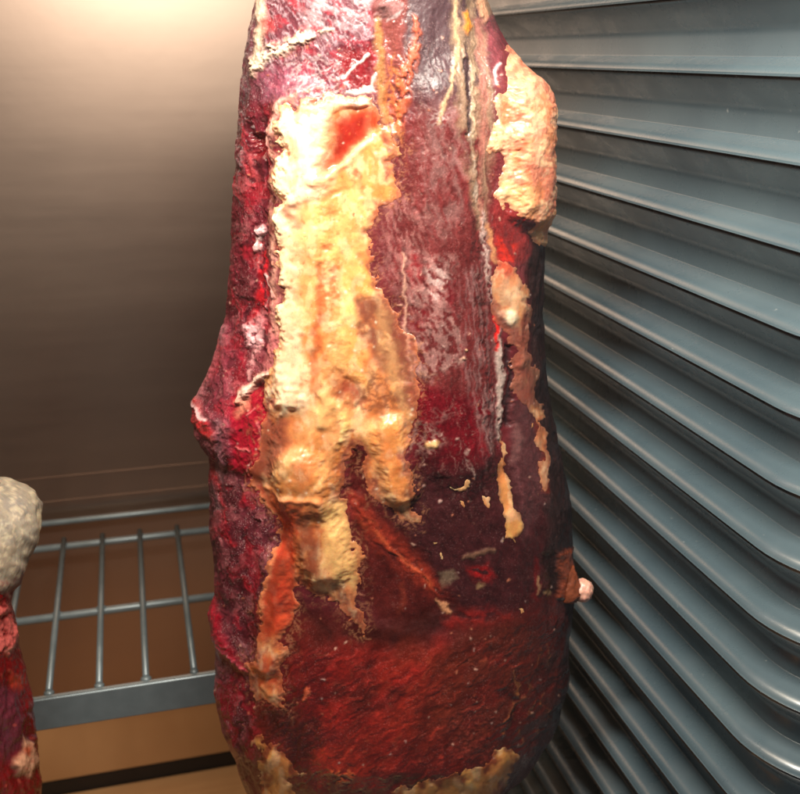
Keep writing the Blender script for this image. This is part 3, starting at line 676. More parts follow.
# two lower tails
sm.poly([(280, 500), (304, 500), (298, 560), (296, 630), (262, 640), (262, 590)], (202, 82, 44), f=6, a=.95, rough=.26, var=.3)
sm.poly([(262, 590), (285, 570), (292, 600), (270, 628), (260, 618)], (186, 40, 34), f=6, a=.85, rough=.22)
sm.line([(278, 530, 1.6), (274, 560, 2), (267, 590, 2), (264, 612, 1.5)], (232, 150, 104), f=1.8, a=.8, H=1.5)
sm.line([(297, 520, 2), (298, 560, 2), (297, 600, 2), (288, 632, 3), (283, 650, 3)], (230, 148, 88), f=2, a=.85, H=1.6)
sm.poly([(300, 500), (325, 496), (322, 560), (314, 596), (300, 578)], (176, 92, 56), f=6, a=.9, brk=('fbm', 12, .36, 90, 1.8, .16))
sm.blob(320, 524, 6, (206, 70, 34), f=5, a=.85)
sm.poly([(324, 496), (346, 500), (358, 560), (358, 590), (340, 580), (328, 560)], (236, 186, 118), f=5, a=.85, brk=('fbm', 9, .36, 80, 1.6, .15))
sm.poly([(338, 568), (356, 590), (364, 628), (350, 618), (336, 596)], (150, 96, 72), f=4, a=.8)
sm.line([(300, 596, 5), (316, 598, 6), (330, 606, 5), (340, 612, 3)], (238, 158, 120), f=3, H=1.6, rough=.3)
sm.line([(344, 616, 3), (356, 628, 2.4), (366, 636, 1.6)], (196, 108, 76), f=2, H=1.5)
sm.poly([(246, 660), (270, 650), (284, 654), (282, 690), (256, 690)], (204, 72, 42), f=6, a=.85, rough=.25)
sm.line([(247, 662, 1.8), (254, 676, 1.8), (248, 686, 2.4), (256, 700, 2)], (240, 180, 142), f=2, H=1.5)
sm.line([(266, 688, 3), (278, 690, 4), (284, 704, 3)], (236, 160, 106), f=3, a=.85, H=1.5, brk=('fbm', 5, .36, 0, 1, .15))
sm.line([(283, 656, 2), (280, 676, 2), (285, 694, 2)], (226, 132, 84), f=2, a=.8, H=1)
# granular lump and right strip
sl = (slice(None), slice(None))
gl = sstep(4, -2, np.minimum(sm.masks['lump'], sm.masks['strip'] + 3)) * sstep(300, 270, Y + 0 * X)
wl2 = worley((X + 9 * sm.wx) / 6, (Y + 9 * sm.wy) / 10, 17)
sm.lay(sl, (gl * .9).astype(np.float32), (214, 130, 106), .2)
sm.lay(sl, (gl * sstep(.35, .8, wl2[2]) * .85).astype(np.float32), (238, 180, 138), .1)
sm.lay(sl, (gl * sstep(.22, .05, wl2[1] - wl2[0]) * .65).astype(np.float32), (186, 100, 76), .1)
sm.H += gl * (.7 * (1 - np.clip(wl2[0], 0, 1)) - .3)
sm.poly([(497, 180), (524, 190), (526, 215), (505, 205)], (244, 204, 146), f=6, a=.7)
sm.line([(536, 222, 4), (541, 245, 3)], (226, 150, 92), f=4, a=.8)
gs = sstep(3, -2, np.minimum(np.minimum(sm.masks['strip'], sm.masks['drip']), sm.masks['nub']))
sm.lay(sl, (gs * .85).astype(np.float32), (196, 146, 112), .25)
sm.poly([(494, 262), (512, 262), (514, 276), (498, 276)], (206, 70, 46), f=4, a=.8, rough=.25)
sm.blob(508, 318, 7, (246, 226, 192), f=3, H=1.6); sm.blob(522, 364, 6, (242, 206, 158), f=4, H=1.2)
sm.line([(518, 300, 4), (522, 340, 4), (518, 385, 4)], (222, 158, 108), f=4, a=.7, H=1)
sm.line([(541, 420, 2), (548, 460, 2), (546, 492, 2)], (168, 96, 70), f=2, a=.9)
sm.poly([(501, 437), (506, 452), (518, 505), (524, 535), (500, 535), (504, 500), (496, 470)], (224, 148, 84), f=3, a=.9)
sm.poly([(504, 524), (522, 518), (520, 536), (512, 543)], (236, 178, 104), f=3, a=.9)
for pl in NUB: sm.poly(pl, (206, 154, 104), f=2, a=.9, warp=2)
# bottom fat
gb = sstep(4, -2, np.minimum(sm.masks['left_base'], sm.masks['base']))
sm.lay(sl, (gb * .9).astype(np.float32), (220, 152, 84), .35)
sm.lay(sl, (gb * sstep(.70, .85, rid) * .6).astype(np.float32), (120, 44, 26), .2)
sm.blob(466, 780, 6, (226, 178, 110), f=4, a=.8, H=1)
CAPZ = [(262, 90), (400, 90), (420, 300), (420, 540), (370, 640), (240, 710), (250, 400)]
sm.fibres([(262, 90), (400, 90), (420, 300), (420, 420), (260, 420)], 86, 10, 4, .10, .5, seed=21)
sm.fibres([(250, 400), (350, 390), (350, 500), (260, 510)], 118, 8, 5, .13, .5, seed=22)
sm.fibres([(352, 400), (420, 400), (420, 540), (360, 470)], 62, 8, 4, .14, .5, seed=23)
sm.fibres([(262, 490), (366, 490), (366, 640), (240, 710)], 84, 8, 4, .22, .5, seed=24)
sm.lay((slice(None), slice(None)), (sstep(.50, .66, fbm(X / 17, Y / 30, 361, 4, .5)) * .45).astype(np.float32), (218, 128, 74), .2, -.4)
sm.lay((slice(None), slice(None)), (sstep(.52, .66, fbm(X / 13, Y / 22, 371, 3, .5)) * .3).astype(np.float32), (250, 222, 180), .1, .5)
sm.threads(CAPZ, (190, 90, 48), .85, 80, 12, 2.6, lo=.80, hi=.95, H=-.8, seed=21)
sm.threads(CAPZ, (176, 84, 48), .6, 50, 7, 1.5, lo=.84, hi=.96, H=-.5, seed=22)
sm.threads(CAPZ, (252, 232, 196), .6, 95, 9, 2.2, lo=.82, hi=.95, H=.6, seed=23)
orng = sstep(.50, .68, fbm(X / 26, Y / 44, 333, 4, .55)) * sstep(230, 430, Y + 60 * (sm.n_m - .5))  # lower cap toned orange: weaker light down there put into the colour
sm.lay((slice(None), slice(None)), (orng * .6 * sstep(4, -4, sm.masks['cap'])).astype(np.float32), (206, 116, 60), .25)
fr_n = fbm(X / 12, Y / 17, 341, 3, .45)
left_side = sstep(310, 290, X) * sstep(400, 360, Y)
right_side = sstep(350, 400, X) * sstep(290, 330, Y) * sstep(420, 390, Y)
fr = sstep(-1.5, -11, np.minimum(sm.masks['cap'] + (9 + 8 * sstep(480, 380, Y)) * (fr_n - .5), np.minimum.reduce([sm.masks['strip'] - 7 + 6 * (fr_n - .5), sm.masks['drip'] - 5 + 8 * (fr_n - .5), sm.masks['left_base'] - 3 + 22 * (fr_n - .5), sm.masks['base'] - 3 + 22 * (fr_n - .5), sm.masks['lump'] - 7 + 8 * (fr_n - .5)])) + 15 * right_side - 14 * left_side)
keep = (1 - .85 * (1 - fr) * (np.minimum.reduce([sm.masks[q_] for q_ in ('cap', 'strip', 'drip', 'left_base', 'base', 'lump')]) < 8)).astype(np.float32)[..., None]
sm.col = sm.col * keep + np.clip(lean_col * 1.25 + srgb((60, 30, 18)).astype(np.float32), 0, 1) * (1 - keep)
sm.poly([(356, 300), (374, 298), (392, 312), (400, 332), (404, 356), (392, 376), (378, 362), (366, 340)], (128, 66, 50), f=8, a=.85, H=-.8, warp=9, brk=('fbm', 12, .40, 60, 1.6, .14))
sm.poly([(378, 330), (414, 352), (416, 402), (400, 412), (384, 386)], (138, 80, 58), f=9, a=.85, warp=9, brk=('web', 8, .5, 70, 1.8, .2))
sm.poly([(336, 374), (352, 378), (364, 398), (352, 406), (338, 392)], (148, 62, 42), f=8, a=.8, H=-1, warp=9)
sm.poly([(372, 362), (394, 380), (398, 408), (378, 418), (358, 404), (360, 384)], (124, 66, 46), f=8, a=.75, warp=9, brk=('web', 7, .52, 40, 1.4, .18))
sm.poly([(262, 424), (284, 410), (298, 418), (284, 462), (262, 488), (250, 482)], (150, 74, 54), f=9, a=.85, rough=.3, warp=6)
sm.poly([(256, 490), (300, 494), (306, 520), (284, 526), (268, 510)], (172, 76, 46), f=6, a=.85, rough=.3)
sm.line([(252, 486, 1.6), (266, 502, 1.8), (278, 520, 1.6)], (240, 160, 118), f=2, a=.9, H=.8)
sm.line([(268, 489, 1.6), (292, 493, 2), (326, 494, 2)], (234, 148, 96), f=3, a=.8, H=.8)
sm.poly([(284, 512), (302, 506), (298, 560), (295, 626), (266, 636), (262, 600), (272, 560)], (190, 66, 38), f=6, a=.85, rough=.26, var=.4)
sm.line([(279, 530, 1.6), (274, 560, 2), (267, 590, 2), (264, 612, 1.5)], (232, 150, 104), f=2.5, a=.8, H=.6)
sm.poly([(302, 506), (324, 500), (322, 556), (314, 592), (302, 578)], (150, 74, 48), f=7, a=.85, brk=('fbm', 12, .36, 90, 1.8, .18))
sm.poly([(326, 500), (345, 502), (357, 556), (357, 590), (340, 580), (328, 560)], (240, 190, 122), f=7, a=.8, warp=7)
sm.line([(300, 597, 4), (316, 599, 5), (330, 606, 4), (342, 614, 3)], (236, 156, 118), f=4, a=.9, H=1)
for pts, h in (([(352, 262, 4), (348, 300, 5), (338, 350, 5), (330, 396, 5), (322, 420, 4)], 1.3), ([(330, 396, 4), (306, 440, 5), (276, 480, 4)], 1.0), ([(336, 400, 4), (330, 450, 5), (318, 488, 4)], 1.0),
               ([(346, 404, 4), (376, 450, 5), (392, 496, 4)], 1.1), ([(380, 310, 3), (388, 350, 4), (402, 400, 4), (404, 440, 3)], .8), ([(312, 210, 4), (318, 260, 5), (308, 320, 5)], .9), ([(360, 186, 4), (366, 220, 4), (352, 256, 4)], .8)):
    sm.line(pts, (246, 196, 130), f=9, a=.4, H=h, warp=9)
# red slit under the top fold, pale ridge down the left of the cap
sm.poly([(330, 120), (352, 110), (372, 108), (378, 124), (356, 150), (332, 174), (322, 170), (334, 144)], (176, 66, 40), f=8, a=.85, H=-1.2, rough=.2, var=.3)
sm.poly([(340, 122), (370, 114), (362, 136), (340, 156), (334, 150)], (132, 24, 20), f=7, a=.85, rough=.25)
sm.line([(322, 184, 4), (345, 164, 4), (370, 138, 3)], (248, 196, 146), f=4, a=.7, H=1)
sm.line([(289, 130, 6), (291, 210, 6), (293, 290, 7), (300, 350, 8), (300, 392, 7)], (250, 222, 184), f=10, a=.5, H=1.0, warp=12, brk=('fbm', 14, .42, 85, 2, .2))
sm.line([(322, 265, 1.5), (325, 300, 2), (320, 345, 2.5), (314, 385, 2)], (176, 84, 48), f=5, a=.6, H=-.8, warp=8)
# thin translucent edges everywhere
for nm, cc in (('cap', (206, 112, 70)), ('lump', (214, 140, 106)), ('strip', (150, 86, 68))):
    mk = sm.masks[nm]
    sm.lay(sl, (sstep(-5, 1, mk) * (.35 + .5 * sm.n_f) * sstep(6, 3, mk)).astype(np.float32), cc)
for k in range(150):
    r = np.random.RandomState(1900 + k)
    x = 265 + 150 * r.rand(); y = 100 + 430 * r.rand()
    sm.blob(x, y, .5 + .9 * r.rand() ** 2, [(190, 104, 60), (252, 236, 206)][k % 2], f=.9, a=.7, H=[-.6, .6][k % 2], warp=2)
sm.fcol, sm.fatH, sm.frough = sm.col, sm.H, sm.rough
sm.col, sm.H, sm.rough = lean_col, lean_H, lean_rough
# fat lies smooth and waxy: no muscle grain shows through it
allm = np.minimum.reduce([sm.masks[q_] for q_ in ('cap', 'lump', 'strip', 'drip', 'left_base', 'base')])
wgt = sstep(3, -5, allm).astype(np.float32)
lean_H = sm.H = sm.H * (1 - wgt) + blur(sm.H, 12) * wgt
lumpy = sstep(6, -2, sm.masks['lump'])
sm.fatH = blur(sm.fatH, 2) * (1 - .6 * lumpy) + sm.fatH * .6 * lumpy
sm.fcol = sm.fcol * .8 + np.stack([blur(sm.fcol[..., q_], 2) for q_ in range(3)], -1) * .2
# fine cracks and pale veins in the fat
sm.col, sm.H = sm.fcol, sm.fatH
for ang, sc, st, sd, cc, hh in ((78, 10, 2.2, 31, (168, 84, 46), -.9), (25, 8, 1.6, 32, (176, 90, 50), -.6), (110, 13, 2.4, 33, (184, 96, 52), -1.0)):
    sm.threads(CAPZ, cc, .75, ang, sc, st, lo=.90, hi=.98, H=hh, seed=sd)
sm.threads(LUMP, (190, 98, 74), .7, 70, 8, 1.5, lo=.88, hi=.98, H=-.8, seed=34)
sm.threads(LUMP, (246, 196, 160), .5, 110, 7, 1.5, lo=.86, hi=.98, H=.5, seed=35)
sm.fcol, sm.fatH = sm.col, sm.H
sm.col, sm.H = lean_col, lean_H
# broad relief of the cut itself
def ridge(pts, h, f):
    sl_, d = sm.sdf_line(pts, 3, f + 20)
    sm.H[sl_] += h * sstep(f, -2, d)
ridge([(300, 110, 14), (300, 250, 16), (310, 400, 22), (310, 480, 20)], 7, 26)
ridge([(384, 20, 3), (392, 120, 3)], -4, 12)
ridge([(448, 100, 14), (452, 300, 18), (460, 450, 20)], 5, 34)
ridge([(478, 0, 2), (484, 240, 2), (498, 400, 2), (505, 500, 2)], -3, 18)
ridge([(258, 130, 3), (262, 300, 3), (250, 380, 3)], -1.5, 14)
ridge([(530, 90, 10), (530, 210, 10)], 7, 16)
ridge([(300, 470, 14), (325, 560, 14)], 7, 20)
ridge([(388, 430, 8), (402, 490, 8)], 6, 14)
ridge([(372, 715, 30), (450, 715, 30)], 5, 110)
ridge([(320, 618, 6), (400, 634, 8), (460, 612, 4)], -1.2, 30)
ridge([(274, 560, 8), (268, 660, 8)], 4, 12)
ridge([(552, 560, 3), (556, 610, 3)], -2, 14)

#MEAT-BUILD
LEFT = [(300, -130), (272, -110), (262, -40), (258, 0), (250, 30), (243, 80), (240, 110), (236, 170), (233, 220), (231, 270), (228, 310), (222, 333), (212, 365), (205, 380), (195, 400), (196, 425), (203, 438),
        (212, 446), (211, 480), (211, 520), (215, 550), (217, 585), (211, 605), (213, 622), (218, 640), (216, 680), (222, 710), (235, 740), (243, 765), (250, 785), (254, 796), (275, 818), (310, 836), (370, 846)]
RIGHT = [(440, -130), (474, -110), (484, -40), (487, 0), (497, 30), (510, 50), (522, 65), (536, 85), (545, 105), (549, 125), (547, 165), (545, 200), (543, 240), (543, 270), (541, 310), (545, 370), (549, 400), (557, 440),
         (564, 470), (569, 500), (571, 540), (573, 575), (570, 605), (567, 640), (567, 670), (560, 690), (556, 710), (546, 724), (530, 748), (515, 758), (500, 770), (485, 785), (474, 798), (450, 822), (425, 838), (392, 846)]
DEPTH = [(-130, .035), (-100, .055), (0, .068), (300, .076), (600, .082), (700, .084), (780, .07), (815, .05), (835, .03), (846, .008)]
beef = empty('hanging_beef', (0.16, 0.66, -0.6), 'large dark red dry-aged beef cut with cream fat cap hanging in the centre', 'meat')
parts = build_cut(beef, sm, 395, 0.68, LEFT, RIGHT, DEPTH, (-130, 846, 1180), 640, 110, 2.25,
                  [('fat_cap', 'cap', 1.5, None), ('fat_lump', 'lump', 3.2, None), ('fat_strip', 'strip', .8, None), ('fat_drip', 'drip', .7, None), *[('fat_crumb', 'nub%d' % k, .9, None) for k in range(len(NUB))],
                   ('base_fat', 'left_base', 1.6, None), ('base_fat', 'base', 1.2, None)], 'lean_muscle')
for nm, lb in (('fat_cap', 'thick cream and orange fat cap draped down the front'), ('fat_lump', 'pale crumbly lump of fat on the upper right edge'), ('fat_strip', 'narrow tan fat strip below the crumbly lump'),
               ('fat_drip', 'drip shaped sliver of orange fat')):
    for o in parts[nm]: o['label'] = lb

def lump_mesh(name, pts, mat, parent, col, seed, amp=.0012, label=None):
    """a small scrap of fat: swept blob through (centre, radius) points"""
    bm = bmesh.new()
    P = [Vector(p) for p, r in pts]; r_ = [r for p, r in pts]
    n, rows = 40, 40
    ring = []
    for i in range(rows + 1):
        t = i / rows
        u = t * (len(P) - 1); k = min(int(u), len(P) - 2); f = u - k; f2 = f * f * (3 - 2 * f)
        c = P[k].lerp(P[k + 1], f); rad = (r_[k] + (r_[k + 1] - r_[k]) * f2) * math.sqrt(max(1e-4, 1 - (2 * t - 1) ** 4))
        ax = (P[k + 1] - P[k]).normalized(); s1 = ax.orthogonal().normalized(); s2 = ax.cross(s1)
        ring.append([bm.verts.new(c + (s1 * math.cos(a) + s2 * math.sin(a)) * rad) for a in [2 * math.pi * j / n for j in range(n)]])
    for i in range(rows):
        for j in range(n):
            bm.faces.new((ring[i][j], ring[i][(j + 1) % n], ring[i + 1][(j + 1) % n], ring[i + 1][j]))
    bm.faces.new(ring[0][::-1]); bm.faces.new(ring[-1])
    bm.normal_update()
    co = np.array([v.co for v in bm.verts]); no = np.array([v.normal for v in bm.verts])
    s = 260
    nn = fbm(co[:, 0] * s + co[:, 1] * s * .7, co[:, 2] * s, seed, 4, .6) - .5
    for v, k in zip(bm.verts, nn): v.co += v.normal * float(k) * 2 * amp
    o = bm_obj(name, bm, mat, None, True)
    o.parent = parent
    o.data.transform(Matrix.Translation(-parent.location))
    cc = np.repeat(srgb(col)[None], len(nn), 0) * (1 + .9 * nn)[:, None]
    attr(o, 'skin', np.clip(cc, 0, 1)); attr(o, 'surf', np.stack([np.full(len(nn), .38), 0 * nn], 1))
    if label: o['label'] = label
    return o
def at(px, py, dist):
    d = ray(px, py); return tuple(d / np.linalg.norm(d[:2]) * dist)
lump_mesh('hanging_scrap', [(at(562, 556, .668), .005), (at(566, 575, .662), .008), (at(570, 594, .66), .009), (at(574, 602, .66), .006)], M_LEAN, beef, (120, 62, 40), 5)
lump_mesh('fat_scrap', [(at(573, 588, .664), .0065), (at(581, 590, .664), .0085), (at(592, 594, .664), .0080)], M_FAT, beef, (226, 168, 148), 9, .0010, 'pale pink knob of fat jutting from the right edge')

# ---- second cut at the left edge of the cabinet
s2 = SkinMap(-160, 70, 460, 1200, 1.5, 77)
s2.col[:] = srgb((120, 22, 22)) * (1 + .7 * (s2.n_m - .5))[..., None]
s2.H += (s2.n_m - .5) * 5 + (s2.n_f - .5) * 1.5
s2.rough[:] = .26
s2.poly([(-10, 680), (20, 690), (30, 740), (8, 760), (-20, 730)], (96, 44, 56), f=8, a=.8)
s2.poly([(-40, 600), (8, 604), (16, 640), (8, 655), (-40, 640)], (214, 104, 96), f=4, a=.9, H=2, brk=('fbm', 8, .36, 0, 1, .15))
s2.blob(18, 682, 6, (206, 70, 46), f=4, a=.8); s2.blob(8, 650, 3, (230, 150, 130), f=2, a=.8)
s2.poly([(14, 764), (20, 752), (26, 738), (32, 745), (37, 760), (30, 776), (16, 774)], (230, 168, 132), f=3, a=.95, H=3)
s2.blob(26, 750, 4, (206, 80, 46), f=3, a=.9)
for k in range(60):
    r = np.random.RandomState(300 + k)
    s2.blob(-60 + 100 * r.rand(), 620 + 200 * r.rand(), .6 + .8 * r.rand(), (206, 90, 70), f=1, a=.7, H=.6)
DOME = [(-140, 440), (60, 440), (50, 540), (36, 565), (24, 585), (13, 604), (2, 596), (-20, 588), (-60, 600), (-140, 590)]
s2.fat_mask('dome', [DOME], 4)
lc, lH, lr = s2.col, s2.H, s2.rough
s2.col = (srgb((152, 140, 122)) * (1 + .5 * (s2.n_m - .5))[..., None]).astype(np.float32)
s2.poly([(-30, 500), (20, 492), (30, 510), (0, 530), (-30, 530)], (132, 124, 118), a=.75, f=8, brk=('fbm', 12, .4, 40, 1.5, .15))
s2.poly([(-30, 540), (20, 545), (10, 600), (-30, 590)], (160, 140, 118), a=.7, f=8, brk=('fbm', 10, .42, 60, 1.5, .2))
s2.line([(41, 512, 4), (38, 545, 5), (28, 575, 4)], (206, 178, 136), f=4, a=.7, brk=('fbm', 8, .42, 60, 1.5, .15))
s2.H = ((fbm(s2.X / 26, s2.Y / 26, 5, 3) - .5) * 6 + (s2.n_m - .5) * 2 + (s2.n_f - .5) * .5).astype(np.float32)
fr2 = np.maximum(sstep(-2, -16, s2.masks['dome'] + 22 * (fbm(s2.X / 9, s2.Y / 12, 55, 4, .6) - .5)), sstep(585, 560, s2.Y))[..., None]
s2.col = (s2.col * fr2 + (lc * 1.2 + .04) * (1 - fr2)).astype(np.float32)
s2.lay((slice(None), slice(None)), (sstep(.52, .66, fbm(s2.X / 12, s2.Y / 16, 66, 5, .6)) * .6).astype(np.float32), (120, 110, 100), .2)
s2.lay((slice(None), slice(None)), (sstep(.55, .66, fbm(s2.X / 7, s2.Y / 7, 67, 4, .6)) * .5).astype(np.float32), (206, 190, 160), .2)
s2.fcol, s2.fatH, s2.frough = s2.col, s2.H, np.full((s2.h, s2.w), .6, np.float32)
s2.col, s2.H, s2.rough = lc, lH, lr
w2 = sstep(3, -5, s2.masks['dome']).astype(np.float32)
s2.H = s2.H * (1 - w2) + blur(s2.H, 12) * w2
s2.fatH = blur(s2.fatH, 2)
L2 = [(-62, 487), (-84, 493), (-100, 505), (-112, 530), (-118, 600), (-124, 700), (-128, 800), (-130, 960), (-120, 1085)]
R2 = [(-6, 487), (12, 490), (26, 496), (37, 506), (42, 518), (39, 538), (30, 562), (18, 588), (11, 606), (18, 640), (26, 680), (33, 710), (38, 745), (42, 795), (46, 860), (48, 960), (40, 1085)]
D2 = [(487, .012), (494, .03), (505, .045), (530, .055), (600, .06), (1085, .065)]
d0 = ray(-40, 700)
joint = empty('aged_joint', tuple(np.array([d0[0], d0[1], 0]) / np.linalg.norm(d0[:2]) * .72 + np.array([0, 0, -.90])),
              'dark red joint with a white mould-crusted fat dome on top, at the left edge', 'meat')
p2 = build_cut(joint, s2, -40, 0.72, L2, R2, D2, (487, 1085, 420), 260, 60, 2.1, [('fat_dome', 'dome', 2.0, None)], 'lean_muscle')

#CABINET
# painted ribbed side panel
def panel_material():
    m, nt, b = material('grey_blue_painted_sheet'); L = nt.links
    tc = node(nt, 'ShaderNodeTexCoord')
    n = node(nt, 'ShaderNodeTexNoise'); n.inputs['Scale'].default_value = 9; n.inputs['Detail'].default_value = 5
    L.new(tc.outputs['Object'], n.inputs['Vector'])
    r = node(nt, 'ShaderNodeValToRGB'); r.color_ramp.elements[0].color = (.064, .098, .120, 1); r.color_ramp.elements[1].color = (.090, .132, .154, 1)
    r.color_ramp.elements[0].position = .3; r.color_ramp.elements[1].position = .7
    L.new(n.outputs['Fac'], r.inputs[0]); L.new(r.outputs[0], b.inputs['Base Color'])
    n2 = node(nt, 'ShaderNodeTexNoise'); n2.inputs['Scale'].default_value = 24; n2.inputs['Detail'].default_value = 7; n2.inputs['Roughness'].default_value = .65
    L.new(tc.outputs['Object'], n2.inputs['Vector'])
    mr = node(nt, 'ShaderNodeMapRange'); mr.inputs['From Min'].default_value = .3; mr.inputs['From Max'].default_value = .7; mr.inputs['To Min'].default_value = .18; mr.inputs['To Max'].default_value = .42
    L.new(n2.outputs['Fac'], mr.inputs[0]); L.new(mr.outputs[0], b.inputs['Roughness'])
    bp = node(nt, 'ShaderNodeBump'); bp.inputs['Strength'].default_value = .05; bp.inputs['Distance'].default_value = .001
    L.new(n2.outputs['Fac'], bp.inputs['Height']); L.new(bp.outputs[0], b.inputs['Normal'])
    b.inputs['Metallic'].default_value = .0
    b.inputs['Specular IOR Level'].default_value = 1.0
    b.inputs['Coat Weight'].default_value = .35; b.inputs['Coat Roughness'].default_value = .32
    # dried splashes and dust
    n3 = node(nt, 'ShaderNodeTexNoise'); n3.inputs['Scale'].default_value = 210; n3.inputs['Detail'].default_value = 3
    L.new(tc.outputs['Object'], n3.inputs['Vector'])
    m3 = node(nt, 'ShaderNodeMapRange'); m3.inputs['From Min'].default_value = .73; m3.inputs['From Max'].default_value = .78; m3.inputs['To Max'].default_value = .6
    L.new(n3.outputs['Fac'], m3.inputs[0])
    mx = node(nt, 'ShaderNodeMix', data_type='RGBA'); mx.inputs['B'].default_value = (.34, .36, .36, 1)
    L.new(m3.outputs[0], mx.inputs['Factor']); L.new(r.outputs[0], mx.inputs['A']); L.new(mx.outputs['Result'], b.inputs['Base Color'])
    return m
M_PANEL = panel_material()
RP, XW, AMP = .0467, .380, .020
def arc_pts(pts, rad, n=6):
    """round the corners of an open polyline (2-D)"""
    out = [pts[0]]
    for i in range(1, len(pts) - 1):
        p0, p1, p2 = [np.array(pts[k], float) for k in (i - 1, i, i + 1)]
        r = rad[i]
        d1 = (p0 - p1) / np.linalg.norm(p0 - p1); d2 = (p2 - p1) / np.linalg.norm(p2 - p1)
        a, b = p1 + d1 * r, p1 + d2 * r
        for t in np.linspace(0, 1, n):
            out.append(tuple((1 - t) ** 2 * a + 2 * t * (1 - t) * p1 + t * t * b))
    out.append(pts[-1])
    return out
prof = []; rad = []
nose0 = -.011
for k in range(-14, 21):
    z = nose0 - k * RP
    prof += [(0.0, z + .0245), (0.0, z + .0075 + .0005), (AMP - .001, z + .0025), (AMP, z - .0035)]; rad += [.004, .0008, .0058, .0030]
prof2 = arc_pts(prof, rad)
path = [(XW, 1.128)] + [(XW, y) for y in np.linspace(1.10, .500, 24)]
RB, YB = .060, .425
path += [(XW + RB - RB * math.cos(a), YB + RB - RB * math.sin(a)) for a in np.linspace(0, math.pi / 2, 14)]
path += [(XW + RB + d, YB) for d in (.05, .12, .22)]
path = np.array(path)
tan = np.gradient(path, axis=0); tan /= np.linalg.norm(tan, axis=1)[:, None]
nrm = np.stack([tan[:, 1], -tan[:, 0]], 1)   # points into the cabinet
if nrm[0, 0] > 0: nrm = -nrm
pv = np.array(prof2)
V = np.zeros((len(path), len(pv), 3))
V[..., 0] = path[:, None, 0] + nrm[:, None, 0] * pv[None, :, 0]; V[..., 1] = path[:, None, 1] + nrm[:, None, 1] * pv[None, :, 0]; V[..., 2] = pv[None, :, 1]
idx = np.arange(V.shape[0] * V.shape[1]).reshape(V.shape[:2])
Fq = np.stack([idx[:-1, :-1], idx[1:, :-1], idx[1:, 1:], idx[:-1, 1:]], -1).reshape(-1, 4)[:, ::-1]
panel = mesh_np('ribbed_panel', V.reshape(-1, 3), Fq, M_PANEL)
panel['label'] = 'grey-blue painted side wall of horizontal ribs right of the hanging beef'; panel['category'] = 'wall panel'

def steel_material(name, base, rough, streak_axis):
    m, nt, b = material(name); L = nt.links
    tc = node(nt, 'ShaderNodeTexCoord'); mp = node(nt, 'ShaderNodeMapping')
    mp.inputs['Scale'].default_value = streak_axis
    L.new(tc.outputs['Object'], mp.inputs['Vector'])
    n = node(nt, 'ShaderNodeTexNoise'); n.inputs['Scale'].default_value = 1; n.inputs['Detail'].default_value = 6; n.inputs['Roughness'].default_value = .65
    L.new(mp.outputs[0], n.inputs['Vector'])
    n2 = node(nt, 'ShaderNodeTexNoise'); n2.inputs['Scale'].default_value = 6; n2.inputs['Detail'].default_value = 5
    L.new(tc.outputs['Object'], n2.inputs['Vector'])
    mr = node(nt, 'ShaderNodeMapRange'); mr.inputs['To Min'].default_value = rough - .08; mr.inputs['To Max'].default_value = rough + .10
    ad = node(nt, 'ShaderNodeMath', operation='ADD'); ml = node(nt, 'ShaderNodeMath', operation='MULTIPLY'); ml.inputs[1].default_value = .5
    L.new(n.outputs['Fac'], ad.inputs[0]); L.new(n2.outputs['Fac'], ad.inputs[1]); L.new(ad.outputs[0], ml.inputs[0])
    L.new(ml.outputs[0], mr.inputs[0]); L.new(mr.outputs[0], b.inputs['Roughness'])
    b.inputs['Base Color'].default_value = (*base, 1); b.inputs['Metallic'].default_value = 1
    bp = node(nt, 'ShaderNodeBump'); bp.inputs['Strength'].default_value = .02; bp.inputs['Distance'].default_value = .0006
    L.new(n.outputs['Fac'], bp.inputs['Height'])
    bp2 = node(nt, 'ShaderNodeBump'); bp2.inputs['Strength'].default_value = .10; bp2.inputs['Distance'].default_value = .004
    L.new(n2.outputs['Fac'], bp2.inputs['Height']); L.new(bp2.outputs[0], bp.inputs['Normal'])
    L.new(bp.outputs[0], b.inputs['Normal'])
    return m
M_STEEL = steel_material('brushed_steel', (.43, .315, .25), .39, (4, 4, 45))
def struct(name, lo, hi, mat, bevel=0):
    bm = bmesh.new(); box(bm, lo, hi, bevel)
    o = bm_obj(name, bm, mat); o['kind'] = 'structure'; return o
WY = 1.1335
struct('back_wall', (-.44, WY, -.878), (.40, WY + .02, .62), M_STEEL)
struct('wall_seam', (-.438, WY - .0007, -.468), (.398, WY - .0002, -.4655), M_STEEL)
struct('wall_seam', (-.438, WY - .0007, -.4985), (.398, WY - .0002, -.496), M_STEEL)
m, nt, b = material('pale_olive_sheet'); b.inputs['Base Color'].default_value = (.20, .17, .125, 1); b.inputs['Roughness'].default_value = .45
struct('left_wall', (-.46, .36, -.95), (-.44, WY + .02, .62), m)
struct('ceiling', (-.44, .22, .62), (.40, WY, .64), M_PANEL)

